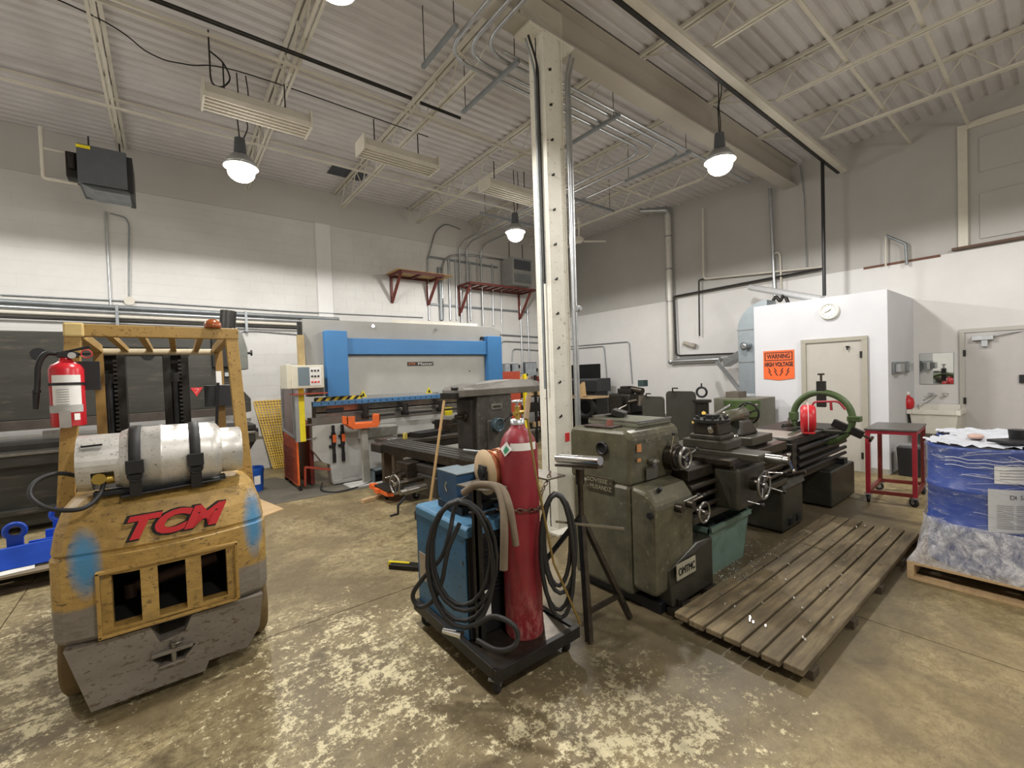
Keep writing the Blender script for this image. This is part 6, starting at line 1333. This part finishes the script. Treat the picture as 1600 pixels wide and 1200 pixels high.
# ------------------------------------------------------------------ work table near the press
WT = thing('steel_table', (3.3, 6.35, 0), 'heavy dark steel work table between the milling machine and the press brake', 'table')
part(WT, 'top', B().box(2.5, 6.05, .68, 4.3, 6.72, .74), M('table_dark', '4b4640', .4, .5, var=.3), .006)
part(WT, 'apron', B().box(2.52, 6.07, .58, 4.28, 6.70, .68), dark_steel, .004)
for x, y in ((2.56, 6.12), (4.2, 6.12), (2.60, 6.62), (4.2, 6.62)): part(WT, 'leg', B().box(x, y, 0, x+.14, y+.10, .58), M('leg_brown', '5a4c3c', .5, .3, var=.3), .004)
items = [('angle_plate', (3.2, 6.3), (.5, .28, .07), dark_steel, 'large dark plate block on the steel work table'), ('steel_block', (2.9, 6.45), (.22, .12, .05), oily, 'oily steel block on the left of the work table'),
         ('yellow_tool', (2.78, 6.2), (.05, .05, .09), M('tool_yellow', 'b9a84a', .5), 'small yellowish tool on the steel work table'), ('steel_sheet', (2.68, 6.4), (.3, .14, .01), chrome, 'thin bright steel sheet on the left corner of the work table'),
         ('machine_vise', (3.7, 6.35), (.3, .2, .14), oily, 'grey machine vise on the steel work table beside the mill'), ('red_toolbox', (3.75, 6.62), (.45, .12, .06), bright_red, 'flat red tool tray behind the vise on the work table'), ('dark_fixture', (3.55, 6.6), (.08, .08, .2), dark_steel, 'small upright dark fixture on the work table')]
for nm, (x, y), (a, b_, c), m, lb in items:
    bx = B().cb((x, y, .742+c/2), (a, b_, c), rz=.2)
    if nm == 'machine_vise': bx.cb((x-.1, y, .742+c+.03), (.06, .2, .08), rz=.2).cb((x+.08, y, .742+c+.03), (.05, .2, .08), rz=.2).cyl((x+.14, y, .8), (x+.28, y+.05, .8), .015, n=8)
    if nm == 'dark_fixture': bx.cb((x, y, .9), (.18, .06, .05))
    solo(nm, bx, m, lb, nm.split('_')[1], bev=.004)
solo('yellow_notice', B().box(4.05, PY-.006, .93, 4.22, PY-.002, 1.08), yellow, 'yellow notice stuck on the press brake front beside the mill', 'sticker')
# orange dolly
OD = thing('orange_dolly', (2.6, 5.8, 0), 'low orange dolly frame on a castor under the work table edge', 'dolly')
part(OD, 'frame', B().prism([(2.16, 5.78, .11), (3.2, 5.62, .11), (3.2, 5.72, .11), (2.16, 5.9, .11)], (0, 0, .06)).prism([(2.2, 5.55, .11), (2.28, 5.5, .11), (2.3, 6.2, .11), (2.2, 6.2, .11)], (0, 0, .06)), orange, .004)
part(OD, 'deck', B().box(2.2, 5.5, .17, 3.2, 6.0, .19), dark_steel)
for x, y in ((2.3, 5.82), (3.1, 5.6)): castor(OD, x, y, .11, .055, .8)
castor(OD, 2.6, 5.05+.5, .11, .055, .2)
# gas cylinder hidden objects / stock shelves behind the column
SH = thing('stock_shelves', (6.8, 8.2, 0), 'steel rack packed with stock and offcuts in the far corner behind the column', 'shelf rack')
sx = [(5.3, 8.1), (8.6, 8.1)]
for x in (5.75, 6.9, 8.0): 
    for y in (7.9, 8.5): part(SH, 'post', B().bar((x, y, 0), (x, y, 1.62), .05, .05), dark_steel)
for z in (.35, .75, 1.1, 1.42): part(SH, 'shelf', B().box(5.72, 7.88, z, 8.03, 8.52, z+.03), dark_steel, .003)
rnd = random.Random(12); cols = [kraft, wood, galv, dark_steel, machined, label_white, heater_grey, dark_red, oily, paper]
k = 0
nmz = ['cardboard box', 'wood offcut box', 'grey metal case', 'dark steel block', 'machined part', 'white carton', 'grey box', 'dark red tin', 'oily part tray', 'paper stack']
for zi, z in enumerate((.38, .78, 1.13, 1.45)):
    x = 5.85
    while x < 7.9:
        wdt = rnd.uniform(.12, .34); hgt = rnd.uniform(.06, .22); c = rnd.randrange(10)
        solo(nmz[c].replace(' ', '_'), B().cb((x+wdt/2, 7.98+rnd.uniform(0, .12), z+hgt/2+.001), (wdt, rnd.uniform(.15, .3), hgt), rz=rnd.uniform(-.12, .12)), cols[c],
             nmz[c]+' stored on the far corner rack, %s shelf, %s' % (('bottom', 'second', 'third', 'top')[zi], ('left end', 'left of middle', 'near the middle', 'right of middle', 'towards the right', 'right end')[min(5, int((x-5.85)/.36))]), 'stored item', 'goods on the corner rack', bev=.004)
        x += wdt+rnd.uniform(.02, .12)
# black press / shear at the right wall below the dark opening
BM = thing('black_machine', (8.9, 8.6, 0), 'black hooded machine against the right wall under the dark opening', 'machine')
q0, q1 = ax(884, 592, 9.2), ax(940, 612, 9.2)
part(BM, 'hood', B().prism([(9.0, q1.y, q1.z), (9.0, q1.y, q0.z-.05), (9.2, q1.y, q0.z), (9.6, q1.y, q0.z), (9.6, q1.y, q1.z)], (0, 9.5-q1.y, 0)), M('hood_black', '2e3034', .35, .2, var=.2), .02)
part(BM, 'body', B().box(9.05, q1.y+.12, .0, 9.6, 9.4, q1.z), black, .01)
part(BM, 'side_box', B().box(8.85, q1.y-.1, .5, 9.3, q1.y+.12, q1.z-.2), dark_steel, .01)
q = ax(906, 625, 8.3)
solo('paper_bag', B().prism([(8.3, q.y-.14, 1.021), (8.3, q.y+.16, 1.021), (8.3, q.y+.13, 1.36), (8.3, q.y+.03, 1.29), (8.3, q.y-.10, 1.40)], (.1, 0, 0)), kraft, 'crumpled brown paper bag in front of the black machine', 'bag')
BS = thing('low_bench', (8.5, 7.9, 0), 'low cluttered bench standing before the black machine', 'bench')
part(BS, 'top', B().box(8.2, 7.3, .98, 8.95, 9.3, 1.02), wood, .003); part(BS, 'shelf', B().box(8.2, 7.3, .5, 8.95, 9.3, .53), dark_steel)
for x, y in ((8.22, 7.32), (8.22, 9.25), (8.9, 7.32), (8.9, 9.25)): part(BS, 'leg', B().box(x, y, 0, x+.04, y+.04, .98), dark_steel)
solo('rubber_ring', B().torus((8.3, 7.6, .75), (1, .3, 0), .22, .07, 24, 8), rubber, 'dark round ring leaning at the low bench right of the column', 'ring')
# small turret lathe far right of the column
TL = thing('turret_lathe', (7.6, 5.4, 0), 'small dark turret lathe standing far behind the headstock', 'lathe')
q = ax(985, 640, 7.6)
cy_ = q.y
part(TL, 'cabinet', B().box(7.35, cy_-.9, 0, 7.95, cy_+.45, .75), M('turret_dark', '26241f', .4, .3, var=.3), .02)
part(TL, 'head', B().box(7.4, cy_-.15, .75, 7.9, cy_+.42, 1.18).cyl((7.38, cy_+.12, 1.0), (7.30, cy_+.12, 1.0), .15, n=24), M('turret_dark', '26241f', .4, .3, var=.3), .05)
part(TL, 'top_box', B().box(7.5, cy_-.1, 1.18, 7.85, cy_+.25, 1.28).box(7.5, cy_-.0, 1.28, 7.7, cy_+.18, 1.33), dark_steel, .015)
part(TL, 'turret', B().cyl((7.5, cy_-.35, .95), (7.5, cy_-.35, 1.15), .13, .10, 12).cyl((7.4, cy_-.3, 1.05), (7.25, cy_-.2, 1.02), .045, n=12), oily, .006)
part(TL, 'drive_motor', B().cyl((7.62, cy_-.3, 1.22), (7.62, cy_-.05, 1.26), .07, n=16), oily)
part(TL, 'lamp_box', B().box(7.6, cy_-.34, 1.32, 7.75, cy_-.2, 1.45), M('lamp_teal', '2c3f40', .5, var=.2), .005)
part(TL, 'lever', B().cyl((7.35, cy_-.1, .95), (7.22, cy_+.05, .85), .02, n=8).cyl((7.4, cy_-.2, 1.1), (7.3, cy_-.35, 1.2), .012, n=8), machined)
# chip guard panels
def panel(px0, py0, px1, py1, X, label):
    a, b_ = ax(px0, py0, X), ax(px1, py0, X); zt_ = a.z; zb_ = .45; y0_, y1_ = b_.y, a.y; c_ = .06
    t = thing('chip_guard', (X, (y0_+y1_)/2, zb_), label, 'machine guard')
    pts = [(X, y0_, zb_), (X, y1_, zb_), (X, y1_, zt_-c_), (X, y1_-c_*.3, zt_-c_*.3), (X, y1_-c_, zt_), (X, y0_+c_, zt_), (X, y0_+c_*.3, zt_-c_*.3), (X, y0_, zt_-c_)]
    part(t, 'sheet', B().prism(pts, (.03, 0, 0)), M('guard_olive', '3e3e37', .45, .1, var=.15), .004)
    part(t, 'handle', B().tube(arc3([(X-.01, (y0_+y1_)/2+.12, zt_-.02), (X-.03, (y0_+y1_)/2+.12, zt_+.05), (X-.03, (y0_+y1_)/2+.02, zt_+.05)], .02), .012, 6), dark_steel)
    part(t, 'base', B().box(X-.02, y0_+.05, 0, X+.5, y1_-.05, zb_), mill_d, .01)
    return t
panel(1003, 619, 1037, 680, 7.0, 'smaller olive grey chip guard panel beside the turret lathe')
panel(1040, 611, 1086, 690, 6.6, 'larger rounded olive grey chip guard panel behind the headstock')
# drill / die stand
vd = ax(1097, 640, 6.6)
VD = thing('tool_stand', (6.6, vd.y, 0), 'slim dark tool stand with a ring on top behind the tool post', 'tool stand')
part(VD, 'column', B().cyl((6.6, vd.y, 0), (6.6, vd.y, 1.05), .05, n=14), dark_steel)
part(VD, 'body', B().cyl((6.6, vd.y, .92), (6.6, vd.y, 1.12), .10, n=18).cyl((6.6, vd.y, 1.12), (6.6, vd.y, 1.16), .14, n=18).box(6.5, vd.y-.1, .7, 6.7, vd.y+.1, .85), dark_steel, .004)
part(VD, 'ring', B().torus((6.6, vd.y, 1.28), (1, .2, 0), .075, .018, 22, 8).cyl((6.6, vd.y, 1.36), (6.6, vd.y, 1.42), .012, n=8), black)
part(VD, 'fittings', B().cyl((6.5, vd.y-.1, .95), (6.42, vd.y-.12, .97), .03, n=10).cyl((6.5, vd.y+.05, .8), (6.42, vd.y+.05, .82), .025, n=10).box(6.48, vd.y-.22, .84, 6.6, vd.y-.1, .9), brass, .003)
# green machine cabinet before the duct
gq, gq2 = ax(1114, 622, 7.4), ax(1183, 622, 7.4)
GC = thing('green_machine', (7.6, gq2.y+.3, 0), 'grey green machine cabinet with a rounded green body before the sheet metal duct', 'machine')
part(GC, 'cabinet', B().box(7.42, gq2.y, 0, 8.1, gq.y, gq.z), M('cab_olive', '6c6a5c', .5, .1, var=.2), .01)
part(GC, 'round_body', B().cyl((7.42, (gq.y+gq2.y)/2-.12, gq.z-.28), (7.42, (gq.y+gq2.y)/2-.12, gq.z-.02), .26, .28, 26), green, .01)
part(GC, 'top_box', B().box(7.6, (gq.y+gq2.y)/2+.02, gq.z, 7.9, gq.y-.12, gq.z+.10), M('box_brown', '5d554a', .6), .004)

q = az(634, 888, 0)
t = thing('cable_ramp', (q.x, q.y, 0), 'small dark floor wedge with a yellow edge behind the welding cart', 'ramp')
part(t, 'wedge', B().cb((q.x, q.y, .02), (.28, .09, .04), rz=-.9), dark_steel, .004)
part(t, 'yellow_edge', B().cb((q.x-.03, q.y+.07, .022), (.20, .03, .045), rz=-.9), yellow)

solo('column_sticker', B().box(3.30, 3.315, .93, 3.36, 3.322, 1.02), red_ink, 'small red sticker on the white column beside the pipe stand roller', 'sticker')
